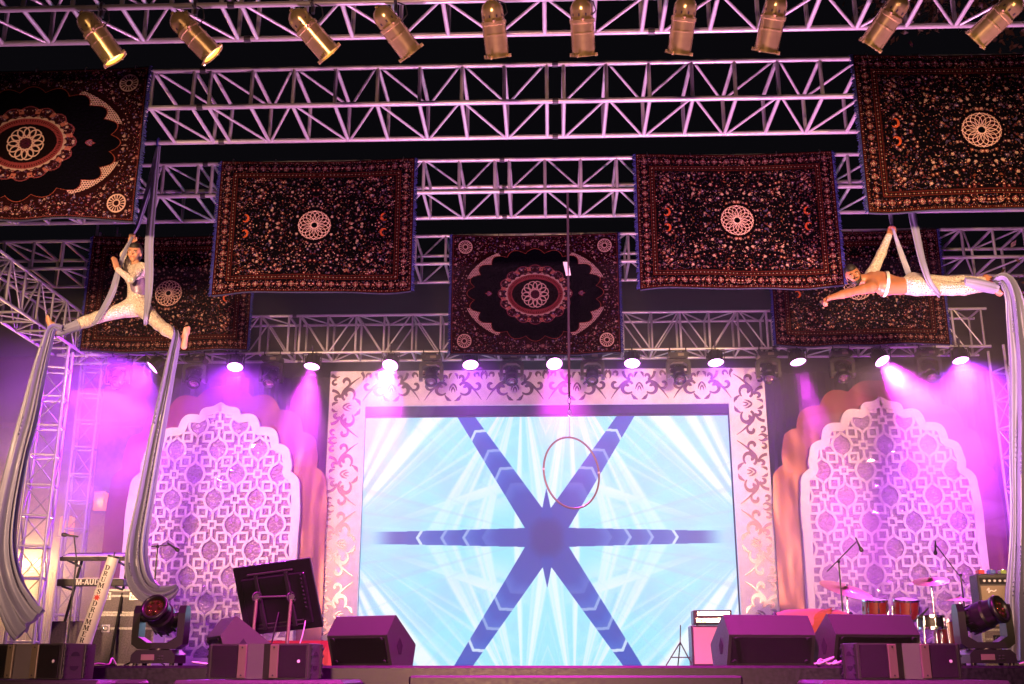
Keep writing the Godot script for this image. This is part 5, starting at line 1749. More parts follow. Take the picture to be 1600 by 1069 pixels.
func flight_case(called: String, label: String, at: Vector3, size: Vector3, turn: float) -> void:
	var t := thing(called, label, "flight case", at, turn)
	var g := Geo.new()
	g.box(size, Transform3D(Basis(), Vector3(0, size.y / 2, 0)), 0.01)
	obj("box", g, M.case_grey, t)
	var h := size / 2.0
	for sx in [-1.0, 1.0]:
		for sz in [-1.0, 1.0]:
			g = Geo.new()
			g.box(Vector3(0.035, size.y + 0.006, 0.035), Transform3D(Basis(), Vector3(sx * (h.x - 0.012), h.y, sz * (h.z - 0.012))), 0.006)
			obj("corner_rail", g, M.scuffed_aluminium, t)
	for y in [0.015, size.y * 0.72, size.y - 0.012]:
		g = Geo.new()
		g.box(Vector3(size.x - 0.05, 0.03, 0.012), Transform3D(Basis(), Vector3(0, y, h.z + 0.003)), 0.003)
		obj("edge_rail", g, M.scuffed_aluminium, t)
	for x in [-0.25, 0.25]:
		g = Geo.new()
		g.box(Vector3(0.11, 0.1, 0.012), Transform3D(Basis(), Vector3(x * size.x, size.y * 0.72, h.z + 0.013)), 0.004)
		g.torus(0.028, 0.006, Transform3D(Basis(), Vector3(x * size.x, size.y * 0.72, h.z + 0.022)), 14, 6)
		obj("latch", g, M.chrome, t)

func mic(g: Geo, at: Vector3, dir: Vector3) -> void:
	var xf := Geo.along(at, at + dir)
	g.lathe([Vector2(0.01, -0.15), Vector2(0.014, -0.02), Vector2(0.024, 0.0), Vector2(0.027, 0.025), Vector2(0.02, 0.045), Vector2(0.0, 0.052)], 12, xf, false, true)

func mic_stand(label: String, at: Vector3, height: float, b0: Vector3, b1: Vector3, aim: Vector3, lean := Vector3.ZERO) -> void:
	var t := thing("microphone_stand", label, "microphone stand", at, 0.0, "microphone stands")
	for k in 3:
		var a := k * TAU / 3 + 0.4
		bar("leg", Vector3(0, 0.13, 0), Vector3(cos(a) * 0.28, 0.012, sin(a) * 0.28), 0.009, M.black_plastic, t)
	bar("pole", Vector3(0, 0.1, 0), Vector3(0, height, 0) + lean, 0.01, M.black_plastic, t)
	bar("boom", Vector3(0, height, 0) + lean + b0, Vector3(0, height, 0) + lean + b1, 0.008, M.black_plastic, t)
	var g := Geo.new()
	g.ball(Transform3D(Basis.from_scale(Vector3.ONE * 0.022), Vector3(0, height, 0) + lean), 10, 6)
	obj("clutch", g, M.black_plastic, t)
	g = Geo.new()
	mic(g, Vector3(0, height, 0) + lean + b1 + aim.normalized() * 0.1, aim)
	obj("microphone", g, M.dark_steel, t)

func drum(called: String, label: String, at: Vector3, r: float, h: float, tip: Basis, shell: Material, stand: float) -> void:
	var t := thing(called, label, "drum", at, 0.0, "drums of the kit")
	var xf := Transform3D(tip, Vector3.ZERO)
	var g := Geo.new()
	g.lathe([Vector2(r * 0.985, -h / 2), Vector2(r * 0.985, h / 2)], 32, xf, false)
	var s := obj("shell", g, shell, t)
	for e in [-1.0, 1.0]:
		g = Geo.new()
		g.lathe([Vector2(r, e * h / 2 - 0.014), Vector2(r + 0.012, e * h / 2 - 0.014), Vector2(r + 0.012, e * h / 2 + 0.014), Vector2(r - 0.004, e * h / 2 + 0.014)], 32, xf, false)
		obj("hoop", g, M.chrome, t)
		g = Geo.new()
		g.lathe([Vector2(r - 0.004, e * (h / 2 + 0.004)), Vector2(0, e * (h / 2 + 0.004))], 32, xf, false)
		obj("drum_head", g, M.drum_skin, t)
	for k in 8:
		var a := k * TAU / 8
		g = Geo.new()
		var p := Vector3(cos(a), 0, sin(a)) * (r + 0.008)
		g.cyl(xf * (p - Vector3(0, h / 2, 0)), xf * (p + Vector3(0, h / 2, 0)), 0.005, 0.005, 6)
		g.cyl(xf * (p - Vector3(0, 0.03, 0)), xf * (p + Vector3(0, 0.03, 0)), 0.012, 0.012, 8)
		obj("lug", g, M.chrome, s)
	if stand > 0.0:
		for k in 3:
			var a := k * TAU / 3 + 0.3
			bar("leg", Vector3(cos(a) * (r + 0.02), h * 0.1, sin(a) * (r + 0.02)), Vector3(cos(a) * (r + 0.05), -stand, sin(a) * (r + 0.05)), 0.011, M.chrome, t)

func cymbal(label: String, at: Vector3, height: float, r: float, tip: Basis, m: Material) -> void:
	var t := thing("cymbal_stand", label, "cymbal", at, 0.0, "cymbals of the drum kit")
	var c := Vector3(0, height, 0)
	var xf := Transform3D(tip, c)
	var g := Geo.new()
	g.lathe([Vector2(0.006, 0.032), Vector2(0.03, 0.028), Vector2(0.045, 0.008), Vector2(r * 0.6, -0.006), Vector2(r, -0.022)], 40, xf, false, true)
	g.lathe([Vector2(0.006, 0.029), Vector2(0.03, 0.025), Vector2(0.045, 0.005), Vector2(r * 0.6, -0.009), Vector2(r, -0.0235)], 40, xf, false, true)
	obj("cymbal", g, m, t)
	g = Geo.new()
	g.cyl(c - Vector3(0, 0.05, 0), c + tip * Vector3(0, 0.06, 0), 0.007, 0.007, 8)
	g.cyl(c + tip * Vector3(0, 0.035, 0), c + tip * Vector3(0, 0.055, 0), 0.016, 0.012, 10)
	obj("wing_nut", g, M.chrome, t)
	bar("pole", Vector3(0, 0.2, 0), c - Vector3(0, 0.03, 0), 0.012, M.chrome, t)
	bar("lower_tube", Vector3(0, 0.05, 0), Vector3(0, height * 0.55, 0), 0.017, M.chrome, t)
	for k in 3:
		var a := k * TAU / 3 + 0.8
		bar("leg", Vector3(0, 0.3, 0), Vector3(cos(a) * 0.27, 0.012, sin(a) * 0.27), 0.01, M.chrome, t)

func letter(ch: String, size: float, m: Material, parent: Node, xf: Transform3D, serif := true) -> void:
	var f := SystemFont.new()
	f.font_names = PackedStringArray(["Droid Serif" if serif else "Droid Sans"])
	f.font_weight = 700
	var tm := TextMesh.new()
	tm.text = ch
	tm.font = f
	tm.font_size = 64
	tm.pixel_size = size / 64.0
	tm.depth = 0.004
	var o := obj("lettering", tm, m, parent)
	o.transform = xf

func band_gear() -> void:
	wedge("black wedge monitor left of the screen's foot", Vector3(-1.83, DECK + 0.002, -10.62), deg_to_rad(-25), 0.68)
	wedge("black wedge monitor nearest the screen on the right side", Vector3(2.03, DECK + 0.002, -10.55), deg_to_rad(12), 0.84)
	wedge("purple topped wedge monitor behind the right front fill speaker", Vector3(2.98, DECK + 0.002, -10.5), deg_to_rad(16), 0.86)
	wedge("dark wedge monitor turned sideways beside the left moving head", Vector3(-3.3, DECK + 0.002, -11.0), deg_to_rad(-62), 0.66)
	front_fill("front fill speaker with bright pink side in the lower left corner", Vector3(-4.35, 1.262, -9.28), deg_to_rad(-24))
	front_fill("front fill speaker below the back of the monitor", Vector3(-2.4, 1.262, -9.3), deg_to_rad(-12))
	front_fill("front fill speaker below the right wedge monitors", Vector3(2.86, 1.262, -9.3), deg_to_rad(12))
	subwoofer("dark subwoofer under the lower left front fill", Vector3(-4.3, 0.0, -9.1), deg_to_rad(-12), 1.5)
	subwoofer("dark subwoofer under the front fill below the monitor", Vector3(-2.35, 0.0, -9.1), deg_to_rad(-3), 1.4)
	subwoofer("dark subwoofer under the right front fill", Vector3(2.85, 0.0, -9.1), deg_to_rad(3), 1.5)
	tv_prompter()
	flight_case("flight_case", "purple grey flight case with steel latches behind the leaning tube", Vector3(-5.35, DECK + 0.002, -14.2), Vector3(0.78, 0.62, 0.6), 0.1)
	flight_case("flight_case", "smaller dark flight case stacked under the keyboards", Vector3(-5.42, DECK + 0.628, -14.2), Vector3(0.66, 0.3, 0.5), 0.1)
	# keyboards on one stand
	var t := thing("keyboard_stand", "black two tier keyboard stand left of the flight cases", "keyboard stand", Vector3(-5.7, DECK + 0.002, -13.9))
	for s in [-1.0, 1.0]:
		bar("leg", Vector3(s * 0.35, 0.02, 0.2), Vector3(s * 0.3, 1.3, -0.2), 0.018, M.dark_steel, t)
		bar("foot", Vector3(s * 0.35, 0.016, 0.3), Vector3(s * 0.35, 0.016, -0.25), 0.016, M.dark_steel, t)
		bar("arm", Vector3(s * 0.32, 0.92, -0.05), Vector3(s * 0.32, 0.94, 0.25), 0.014, M.dark_steel, t)
		bar("arm", Vector3(s * 0.3, 1.22, -0.16), Vector3(s * 0.3, 1.26, 0.22), 0.014, M.dark_steel, t)
	for k in 2:
		var kb := thing("keyboard", ["black keyboard lettered M-AUDIO on the stand's lower tier", "black keyboard tilted on the stand's upper tier"][k], "keyboard", Vector3(-5.7, DECK + [0.955, 1.275][k], -13.84), 0.0, "keyboards on the two tier stand")
		var tip := Basis(Vector3.RIGHT, [0.05, 0.3][k])
		var g := Geo.new()
		g.box(Vector3(0.84, 0.085 if k == 0 else 0.05, 0.28), Transform3D(tip, Vector3(0, 0.045, 0)), 0.008)
		obj("case", g, M.speaker_paint, kb)
		g = Geo.new()
		for j in 32: g.box(Vector3(0.02, 0.012, 0.12), Transform3D(tip, Vector3(-0.37 + j * 0.0235, 0.0, 0)) * Transform3D(Basis(), Vector3(0, 0.09 if k == 0 else 0.072, 0.05)), 0.002)
		obj("keys", g, M.white_paint, kb).set_meta("kind", "stuff")
		if k == 0: letter("M-AUDIO", 0.09, M.print_white, kb, Transform3D(tip, Vector3(0.02, 0.042, 0.143)), false)
	# leaning white tube with lettering
	t = thing("lettered_tube", "leaning white tube lettered DRUMS and DRUMMERS beside the flight case", "sign tube", Vector3(-5.13, DECK + 0.002, -12.2))
	var top := Vector3(0.24, 1.16, -0.12)
	var g2 := Geo.new()
	g2.cyl(Vector3(0, 0.0, 0), top, 0.085, 0.062, 24)
	obj("tube", g2, M.white_paint, t)
	g2 = Geo.new()
	g2.cyl(top, top + Vector3(0.004, 0.02, 0), 0.066, 0.066, 20)
	g2.cyl(top, top + Vector3(0.01, 0.06, 0), 0.008, 0.008, 8)
	obj("end_cap", g2, M.dark_steel, t)
	var text := "DRUMS DRUMMERS"
	var up := top.normalized()
	var right := up.cross(Vector3.BACK).normalized()
	for k in text.length():
		var f := 0.9 - k * 0.056
		var c := top * f + Vector3.BACK * lerpf(0.088, 0.066, f)
		if text[k] == " ":
			g2 = Geo.new()
			var poly := PackedVector2Array()
			for j in 14:
				var rr := 0.042 if j % 2 == 0 else 0.02
				poly.append(Vector2(cos(j * TAU / 14 + PI / 2), sin(j * TAU / 14 + PI / 2)) * rr)
			g2.prism(poly, -0.001, 0.003, Transform3D(Basis(), c))
			obj("red_leaf_mark", g2, M.print_red, t)
		else:
			letter(text[k], 0.075, M.print_black, t, Transform3D(Basis(Vector3.BACK, -0.2), c))
	# microphones
	mic_stand("microphone stand in front of the keyboards", Vector3(-5.6, DECK + 0.002, -13.0), 1.18, Vector3(0.02, -0.06, 0), Vector3(-0.06, 0.3, 0), Vector3(-0.9, 0.12, 0.1))
	mic_stand("thin microphone stand with clipped headphones before the left arch", Vector3(-5.0, DECK + 0.002, -14.0), 1.46, Vector3(-0.08, 0.0, 0), Vector3(0.16, 0.02, 0), Vector3(0.8, -0.5, 0.1))
	mic_stand("tall boom microphone stand over the drum kit", Vector3(3.72, DECK + 0.002, -14.6), 1.3, Vector3(-0.16, -0.13, 0), Vector3(0.26, 0.26, 0), Vector3(0.35, -1, 0.1))
	mic_stand("boom microphone stand behind the crash cymbal", Vector3(5.62, DECK + 0.002, -15.6), 1.2, Vector3(0.04, -0.1, 0), Vector3(-0.3, 0.42, 0), Vector3(-0.1, -1, 0))
	mic_stand("short microphone stand aimed at the snare drum", Vector3(4.75, DECK + 0.002, -15.2), 0.55, Vector3(-0.05, -0.05, 0), Vector3(0.22, 0.16, 0), Vector3(-0.6, -0.6, 0))
	# drums
	drum("tom_drum", "red rack tom on the left of the pair", Vector3(4.5, 2.14, -15.9), 0.165, 0.24, Basis(Vector3.RIGHT, 0.2), M.drum_red, 0.0)
	drum("tom_drum", "glossy red rack tom on the right of the pair", Vector3(4.93, 2.13, -15.9), 0.17, 0.26, Basis(Vector3.RIGHT, 0.2), M.drum_red, 0.0)
	drum("bass_drum", "dark bass drum standing under the rack toms", Vector3(4.72, DECK + 0.29, -15.9), 0.28, 0.42, Basis(Vector3.RIGHT, PI / 2), M.drum_red, 0.0)
	var rack := thing("tom_rack", "chrome twin tom holder rising from the bass drum", "drum hardware", Vector3(4.72, DECK + 0.58, -15.95), 0.0)
	for s in [-1.0, 1.0]:
		bar("post", Vector3(s * 0.03, 0, 0), Vector3(s * 0.03, 0.24, 0), 0.013, M.chrome, rack)
		bar("arm", Vector3(s * 0.03, 0.22, 0), Vector3(s * 0.06, 0.2, 0.02), 0.011, M.chrome, rack)
	drum("snare_drum", "dark chrome snare drum low between the cymbal stands", Vector3(5.05, DECK + 0.56, -15.3), 0.17, 0.15, Basis(), M.dark_steel, 0.55)
	drum("floor_tom", "red floor tom half hidden by the right moving head", Vector3(5.48, DECK + 0.42, -15.9), 0.2, 0.36, Basis(), M.drum_red, 0.41)
	cymbal("large purple ride cymbal tipped towards the audience", Vector3(4.02, DECK + 0.002, -15.5), 1.02, 0.36, Basis(Vector3.BACK, -0.24) * Basis(Vector3.RIGHT, 0.35), M.brass)
	cymbal("magenta lit crash cymbal above the snare drum", Vector3(5.17, DECK + 0.002, -15.5), 1.13, 0.24, Basis(Vector3.BACK, 0.12) * Basis(Vector3.RIGHT, 0.3), M.brass)
	cymbal("small flat cymbal beside the floor tom", Vector3(5.42, DECK + 0.002, -15.2), 0.86, 0.2, Basis(Vector3.RIGHT, 0.08), M.brass)
	# amplifiers
	t = thing("bass_cabinet", "pale bass cabinet at the screen's lower right corner", "amplifier", Vector3(2.09, DECK + 0.002, -15.0))
	var g := Geo.new()
	g.box(Vector3(0.56, 0.51, 0.36), Transform3D(Basis(), Vector3(0, 0.255, 0)), 0.012)
	obj("cabinet", g, M.speaker_paint, t)
	g = Geo.new()
	g.box(Vector3(0.51, 0.46, 0.012), Transform3D(Basis(), Vector3(0, 0.255, 0.184)), 0.004)
	obj("grille_cloth", g, M.pale_cabinet, t)
	t = thing("amplifier_head", "amplifier head with silver panel on the pale bass cabinet", "amplifier", Vector3(2.1, DECK + 0.515, -15.0))
	g = Geo.new()
	g.box(Vector3(0.5, 0.18, 0.28), Transform3D(Basis(), Vector3(0, 0.1, 0)), 0.01)
	for x in [-0.2, 0.2]: g.cyl(Vector3(x, 0, 0.1), Vector3(x, 0.012, 0.1), 0.015, 0.015, 8)
	obj("case", g, M.speaker_paint, t)
	g = Geo.new()
	g.box(Vector3(0.42, 0.05, 0.008), Transform3D(Basis(), Vector3(0.01, 0.145, 0.143)), 0.002)
	g.box(Vector3(0.44, 0.055, 0.006), Transform3D(Basis(), Vector3(0.0, 0.06, 0.142)), 0.002)
	obj("control_panel", g, M.chrome, t)
	for k in 6:
		g = Geo.new()
		g.cyl(Vector3(-0.15 + k * 0.06, 0.06, 0.145), Vector3(-0.15 + k * 0.06, 0.06, 0.16), 0.012, 0.011, 10)
		obj("knob", g, M.print_black, t)
	t = thing("guitar_stand", "small black folding guitar stand beside the bass cabinet", "guitar stand", Vector3(1.6, DECK + 0.002, -15.0))
	bar("leg", Vector3(-0.12, 0.01, 0.05), Vector3(0.08, 0.3, 0), 0.008, M.dark_steel, t)
	bar("leg", Vector3(0.22, 0.01, 0.05), Vector3(0.08, 0.3, 0), 0.008, M.dark_steel, t)
	bar("leg", Vector3(0.06, 0.01, -0.2), Vector3(0.08, 0.3, 0), 0.008, M.dark_steel, t)
	bar("cross_bar", Vector3(-0.06, 0.11, 0.04), Vector3(0.2, 0.11, 0.04), 0.007, M.dark_steel, t)
	bar("neck", Vector3(0.08, 0.3, 0), Vector3(0.1, 0.52, -0.06), 0.007, M.dark_steel, t)
	t = thing("guitar_amplifier", "tan clothed guitar amplifier between arch and right silk", "amplifier", Vector3(5.72, DECK + 0.45, -14.6))
	g = Geo.new()
	g.box(Vector3(0.62, 0.68, 0.28), Transform3D(Basis(), Vector3(0, 0.34, 0)), 0.012)
	obj("cabinet", g, M.speaker_paint, t)
	g = Geo.new()
	g.box(Vector3(0.56, 0.5, 0.01), Transform3D(Basis(), Vector3(0, 0.28, 0.143)), 0.004)
	obj("grille_cloth", g, M.amp_cloth, t)
	g = Geo.new()
	g.box(Vector3(0.57, 0.08, 0.01), Transform3D(Basis(), Vector3(0, 0.59, 0.143)), 0.003)
	obj("control_panel", g, M.soft_black, t)
	for k in 8:
		g = Geo.new()
		g.cyl(Vector3(-0.23 + k * 0.065, 0.59, 0.147), Vector3(-0.23 + k * 0.065, 0.59, 0.165), 0.016, 0.014, 12)
		obj("knob", g, M.print_white, t)
	g = Geo.new()
	g.band(smooth_path([Vector2(-0.21, 0.47), Vector2(-0.18, 0.5), Vector2(-0.19, 0.44), Vector2(-0.16, 0.47), Vector2(-0.12, 0.46), Vector2(-0.09, 0.48)], 5), [0.006], 0.148, 0.152)
	obj("logo_script", g, M.print_white, t)
	flight_case("flight_case", "low dark flight case under the guitar amplifier", Vector3(5.72, DECK + 0.002, -14.6), Vector3(0.7, 0.446, 0.4), 0.0)
	for k in 3:
		g = Geo.new()
		g.box(Vector3(0.075, 0.05, 0.12), Transform3D(Basis(), Vector3(0, 0.025, 0)), 0.006)
		var pd := obj("effect_pedal", g, [M.pedal_red, M.pedal_blue, M.pedal_green][k])
		pd.position = Vector3(5.5 + k * 0.14, DECK + 1.132, -14.58)
		tag(pd, ["red", "blue", "green"][k] + " effect pedal on top of the guitar amplifier", "pedal", "effect pedals on the amplifier")
		g = Geo.new()
		for j in 3: g.cyl(Vector3(-0.022 + j * 0.022, 0.05, -0.03), Vector3(-0.022 + j * 0.022, 0.062, -0.03), 0.008, 0.007, 8)
		obj("knob", g, M.print_black, pd)
		g = Geo.new()
		g.cyl(Vector3(0, 0.05, 0.035), Vector3(0, 0.062, 0.035), 0.01, 0.01, 10)
		obj("footswitch", g, M.chrome, pd)
	# cloth wrapped hand drum lying on its bench
	t = thing("wrapped_drum", "coral cloth wrapped barrel drum lying behind the right wedges", "drum", Vector3(3.08, DECK + 0.45, -13.5), -0.06)
	g = Geo.new()
	g.lathe([Vector2(0.14, -0.44), Vector2(0.19, -0.3), Vector2(0.205, 0.0), Vector2(0.19, 0.3), Vector2(0.15, 0.44)], 28, Transform3D(Basis(Vector3.BACK, PI / 2), Vector3.ZERO), false, true)
	obj("barrel", g, M.coral_cloth, t)
	for s in [-1.0, 1.0]:
		g = Geo.new()
		g.torus(0.145, 0.022, Transform3D(Basis(Vector3.UP, PI / 2), Vector3(s * 0.44, 0, 0)), 28, 8)
		g.cyl(Vector3(s * 0.43, 0, 0), Vector3(s * 0.452, 0, 0), 0.14, 0.14, 24)
		obj("drum_end", g, M.hair_black, t)
	g = Geo.new()
	var sash := []
	for k in 15: sash.append(Vector3(0.17 - 0.16 * sin(k * 0.11), 0.2 - 0.018 * k * k * 0.155, 0.215 * sin(minf(k * 0.2, 1.5)) + 0.01))
	for k in 14:
		var x := Vector3(0.09 + 0.01 * sin(k * 1.7), 0.02, 0)
		var nn: Vector3 = (sash[k + 1] - sash[k]).cross(Vector3.RIGHT).normalized()
		if nn.z < 0: nn = -nn
		g.quad(sash[k] - x, sash[k] + x, sash[k + 1] + x, sash[k + 1] - x, nn)
		g.quad(sash[k] - x - nn * 0.006, sash[k] + x - nn * 0.006, sash[k + 1] + x - nn * 0.006, sash[k + 1] - x - nn * 0.006, -nn)
	obj("sash", g, M.orange_print, t)
	t = thing("draped_bench", "low bench draped with orange printed cloth under the coral drum", "bench", Vector3(3.08, DECK + 0.002, -13.5))
	g = Geo.new()
	g.bx(-0.55, 0, -0.25, 0.55, 0.25, 0.25, 0.03)
	obj("bench", g, M.case_grey, t)
	g = Geo.new()
	for k in 60:
		var q := []
		for j in 2:
			var a := TAU * (k + j) / 60
			var e := Vector3(0.6 * cos(a), 0, 0.3 * sin(a)) * (1.0 + 0.06 * sin(a * 14))
			q.append(e * 0.92 + Vector3(0, 0.262, 0)); q.append(e * 1.04 + Vector3(0, 0.005, 0))
		g.quad(q[0], q[2], q[3], q[1], q[0] * Vector3(1, 0, 1))
		g.flat(Vector3(0, 0.262, 0), q[0], q[2], Vector3.UP)
	obj("drape", g, M.orange_print, t)
	t = thing("draped_riser", "low riser draped with orange checked cloth behind the monitor", "riser", Vector3(-2.7, DECK + 0.002, -13.2))
	g = Geo.new()
	g.bx(-0.62, 0, -0.4, 0.75, 0.25, 0.4, 0.02)
	obj("platform", g, M.case_grey, t)
	g = Geo.new()
	for k in 90:
		var q := []
		for j in 2:
			var x := -0.66 + 1.45 * (k + j) / 90.0
			var z := 0.43 + 0.022 * sin(x * 38.0)
			q.append(Vector3(x, 0.275, 0.41)); q.append(Vector3(x, 0.004, z + 0.02))
		g.quad(q[0], q[2], q[3], q[1], Vector3(-0.4 * cos((-0.66 + 1.45 * k / 90.0) * 38.0), 0, 1))
	g.bx(-0.66, 0.255, -0.42, 0.79, 0.275, 0.41, 0.006)
	obj("drape", g, M.orange_print, t)
	# cables along the stage edge
	var rr := RandomNumberGenerator.new()
	rr.seed = 12
	for c in [[-3.15, -10.1, -2.75, "coiled pale cable beside the left moving head"], [-4.5, -10.3, -3.95, "tangled pale cable by the lower left front fill"], [2.35, -10.05, 2.5, "thin cable hanging over the stage edge under the wedges"], [4.2, -10.2, 4.9, "cable beside the right moving head's base"]]:
		var pts := []
		for k in 9: pts.append(Vector3(lerpf(c[0], c[2], k / 8.0) + rr.randf_range(-0.1, 0.1), DECK + 0.012 + (0.07 * rr.randf() if k % 2 else 0.0), c[1] + rr.randf_range(-0.12, 0.05)))
		g = Geo.new()
		g.tube(smooth_path(pts, 6), 0.009, 6)
		tag(obj("cable", g, M.cable_grey), c[3], "cable", "loose cables on the stage edge")

# ---------------------------------------------------------------- beyond the stage
func surroundings() -> void:
	var t := thing("brick_house", "warm lit house with whitewashed brick and cream shutters behind the tower", "house", Vector3(-12.0, 0, -25.0))
	var g := Geo.new()
	g.bx(-5.0, 0, -3.0, 3.1, 6.8, 0.0, 0.02)
	obj("wall", g, M.plaster_tan, t)
	g = Geo.new()
	g.bx(-5.0, 0, 0.003, 2.95, 3.3, 0.25, 0.02)
	obj("brick_base", g, M.brick_white, t)
	g = Geo.new()
	g.prism(PackedVector2Array([Vector2(-5.4, 6.81), Vector2(3.5, 6.81), Vector2(2.2, 8.4), Vector2(-4.2, 8.4)]), -3.4, 0.4)
	obj("roof", g, M.roof_tile, t)
	var w := Node3D.new()
	w.name = "window"
	t.add_child(w)
	w.position = Vector3(2.0, 1.3, 0.26)
	for s in [-1.0, 1.0]:
		for k in 11:
			g = Geo.new()
			g.box(Vector3(0.3, 0.075, 0.02), Transform3D(Basis(Vector3.RIGHT, 0.5), Vector3(s * 0.38, 0.15 + k * 0.09, 0.02)), 0.003)
			obj("slat", g, M.shutter_cream, w)
		g = Geo.new()
		for x in [s * 0.21, s * 0.55]: g.bx(x - 0.03, 0.05, 0, x + 0.03, 1.2, 0.045, 0.004)
		obj("shutter_stile", g, M.shutter_cream, w)
	g = Geo.new()
	g.bx(-0.2, 0.05, 0.0, 0.2, 1.2, 0.01)
	obj("pane", g, M.glass_dark, w)
	# lanterns on the house wall
	var k := 0
	for p in [Vector3(-10.18, 4.75, -24.6), Vector3(-10.9, 4.2, -24.6)]:
		var l := thing("wall_lantern", ["orange glowing wall lantern higher on the house", "orange glowing wall lantern lower, beside the tower"][k], "lantern", p, 0.0, "orange lanterns on the house")
		k += 1
		g = Geo.new()
		g.bx(-0.13, 0.0, -0.12, 0.13, 0.42, 0.12, 0.03)
		obj("shade", g, M.lantern_glow, l)
		g = Geo.new()
		g.bx(-0.16, -0.03, -0.15, 0.16, -0.002, 0.15, 0.008)
		g.bx(-0.16, 0.422, -0.15, 0.16, 0.46, 0.15, 0.008)
		g.bx(-0.03, 0.1, -0.38, 0.03, 0.2, -0.15, 0.006)
		obj("bracket", g, M.dark_steel, l)
		var o := OmniLight3D.new()
		o.name = "lantern_light"
		o.light_color = Color(1.0, 0.45, 0.15)
		o.light_energy = 1.6
		o.light_size = 0.12
		o.omni_range = 40.0
		o.omni_attenuation = 2.0
		o.shadow_enabled = true
		l.add_child(o)
		o.position = Vector3(0, 0.2, 0.25)
	# row of four flood lamps on a rail behind the tower
	var r := thing("lamp_rail", "horizontal steel rail carrying the four yellow flood lamps", "rail", Vector3(-10.85, 0, -22.0))
	bar("rail", Vector3(-0.2, 3.2, 0), Vector3(1.0, 3.2, 0), 0.025, M.dark_steel, r)
	for x in [-0.1, 0.9]: bar("post", Vector3(x, 0, -0.02), Vector3(x, 3.3, -0.02), 0.03, M.dark_steel, r)
	var xs := [-10.66, -10.46, -10.26, -10.08]
	for j in 4:
		var l := thing("flood_lamp", ["dim yellow flood lamp at the rail's left end", "second yellow flood lamp on the rail", "third yellow flood lamp on the rail", "yellow flood lamp at the rail's right end, behind the tower"][j], "flood lamp", Vector3(xs[j], 3.36, -21.95), 0.0, "yellow flood lamps behind the tower")
		g = Geo.new()
		g.lathe([Vector2(0.0, -0.14), Vector2(0.06, -0.12), Vector2(0.085, 0.0), Vector2(0.08, 0.0)], 18, Transform3D(Basis(Vector3.RIGHT, PI / 2), Vector3.ZERO), false)
		obj("housing", g, M.black_plastic, l)
		g = Geo.new()
		g.lathe([Vector2(0.08, -0.008), Vector2(0.0, 0.0)], 18, Transform3D(Basis(Vector3.RIGHT, PI / 2), Vector3.ZERO), false)
		obj("lens", g, M.flood_glow, l)
		g = Geo.new()
		g.cyl(Vector3(0, -0.15, -0.05), Vector3(0, -0.06, -0.05), 0.012, 0.012, 8)
		obj("bracket", g, M.dark_steel, l)
		spot("flood_light", l, Vector3(0, 0, 0.02), Vector3(0.35, -0.25, 1), Color(1.0, 0.8, 0.42), 20.0, 70.0, 1.0, 0.08)
	# garden railing
	var f := thing("railing", "thin iron garden railing in front of the whitewashed brick", "railing", Vector3(-11.2, 0, -23.6))
	bar("rail", Vector3(-0.6, 2.5, 0), Vector3(1.2, 2.5, 0), 0.02, M.scuffed_aluminium, f)
	bar("rail", Vector3(-0.6, 1.4, 0), Vector3(1.2, 1.4, 0), 0.02, M.scuffed_aluminium, f)
	for j in 15: bar("baluster", Vector3(-0.55 + j * 0.12, 0, 0), Vector3(-0.55 + j * 0.12 + 0.1, 2.7, 0), 0.012, M.scuffed_aluminium, f)
	for j in 2:
		var c := thing("padded_chair", ["round backed chair behind the lower left front fill, left of two", "round backed chair behind the lower left front fill, right of two"][j], "chair", Vector3(-5.84 + j * 0.21, DECK + 0.002, -13.2), 0.0, "round backed chairs")
		g = Geo.new()
		g.box(Vector3(0.17, 0.3, 0.05), Transform3D(Basis(), Vector3(0, 0.36, -0.08)), 0.045)
		obj("backrest", g, M.case_grey, c)
		g = Geo.new()
		g.box(Vector3(0.18, 0.05, 0.2), Transform3D(Basis(), Vector3(0, 0.22, 0.0)), 0.02)
		obj("seat", g, M.case_grey, c)
		for q in 4: bar("leg", Vector3([-0.07, 0.07][q % 2], 0.0, [-0.08, 0.08][q / 2]), Vector3([-0.07, 0.07][q % 2], 0.21, [-0.08, 0.08][q / 2]), 0.01, M.dark_steel, c)
	tree("tall tree whose orange lit leaves cover the truss's right end", Vector3(9.4, 0, -17.0), 13.5, 3)

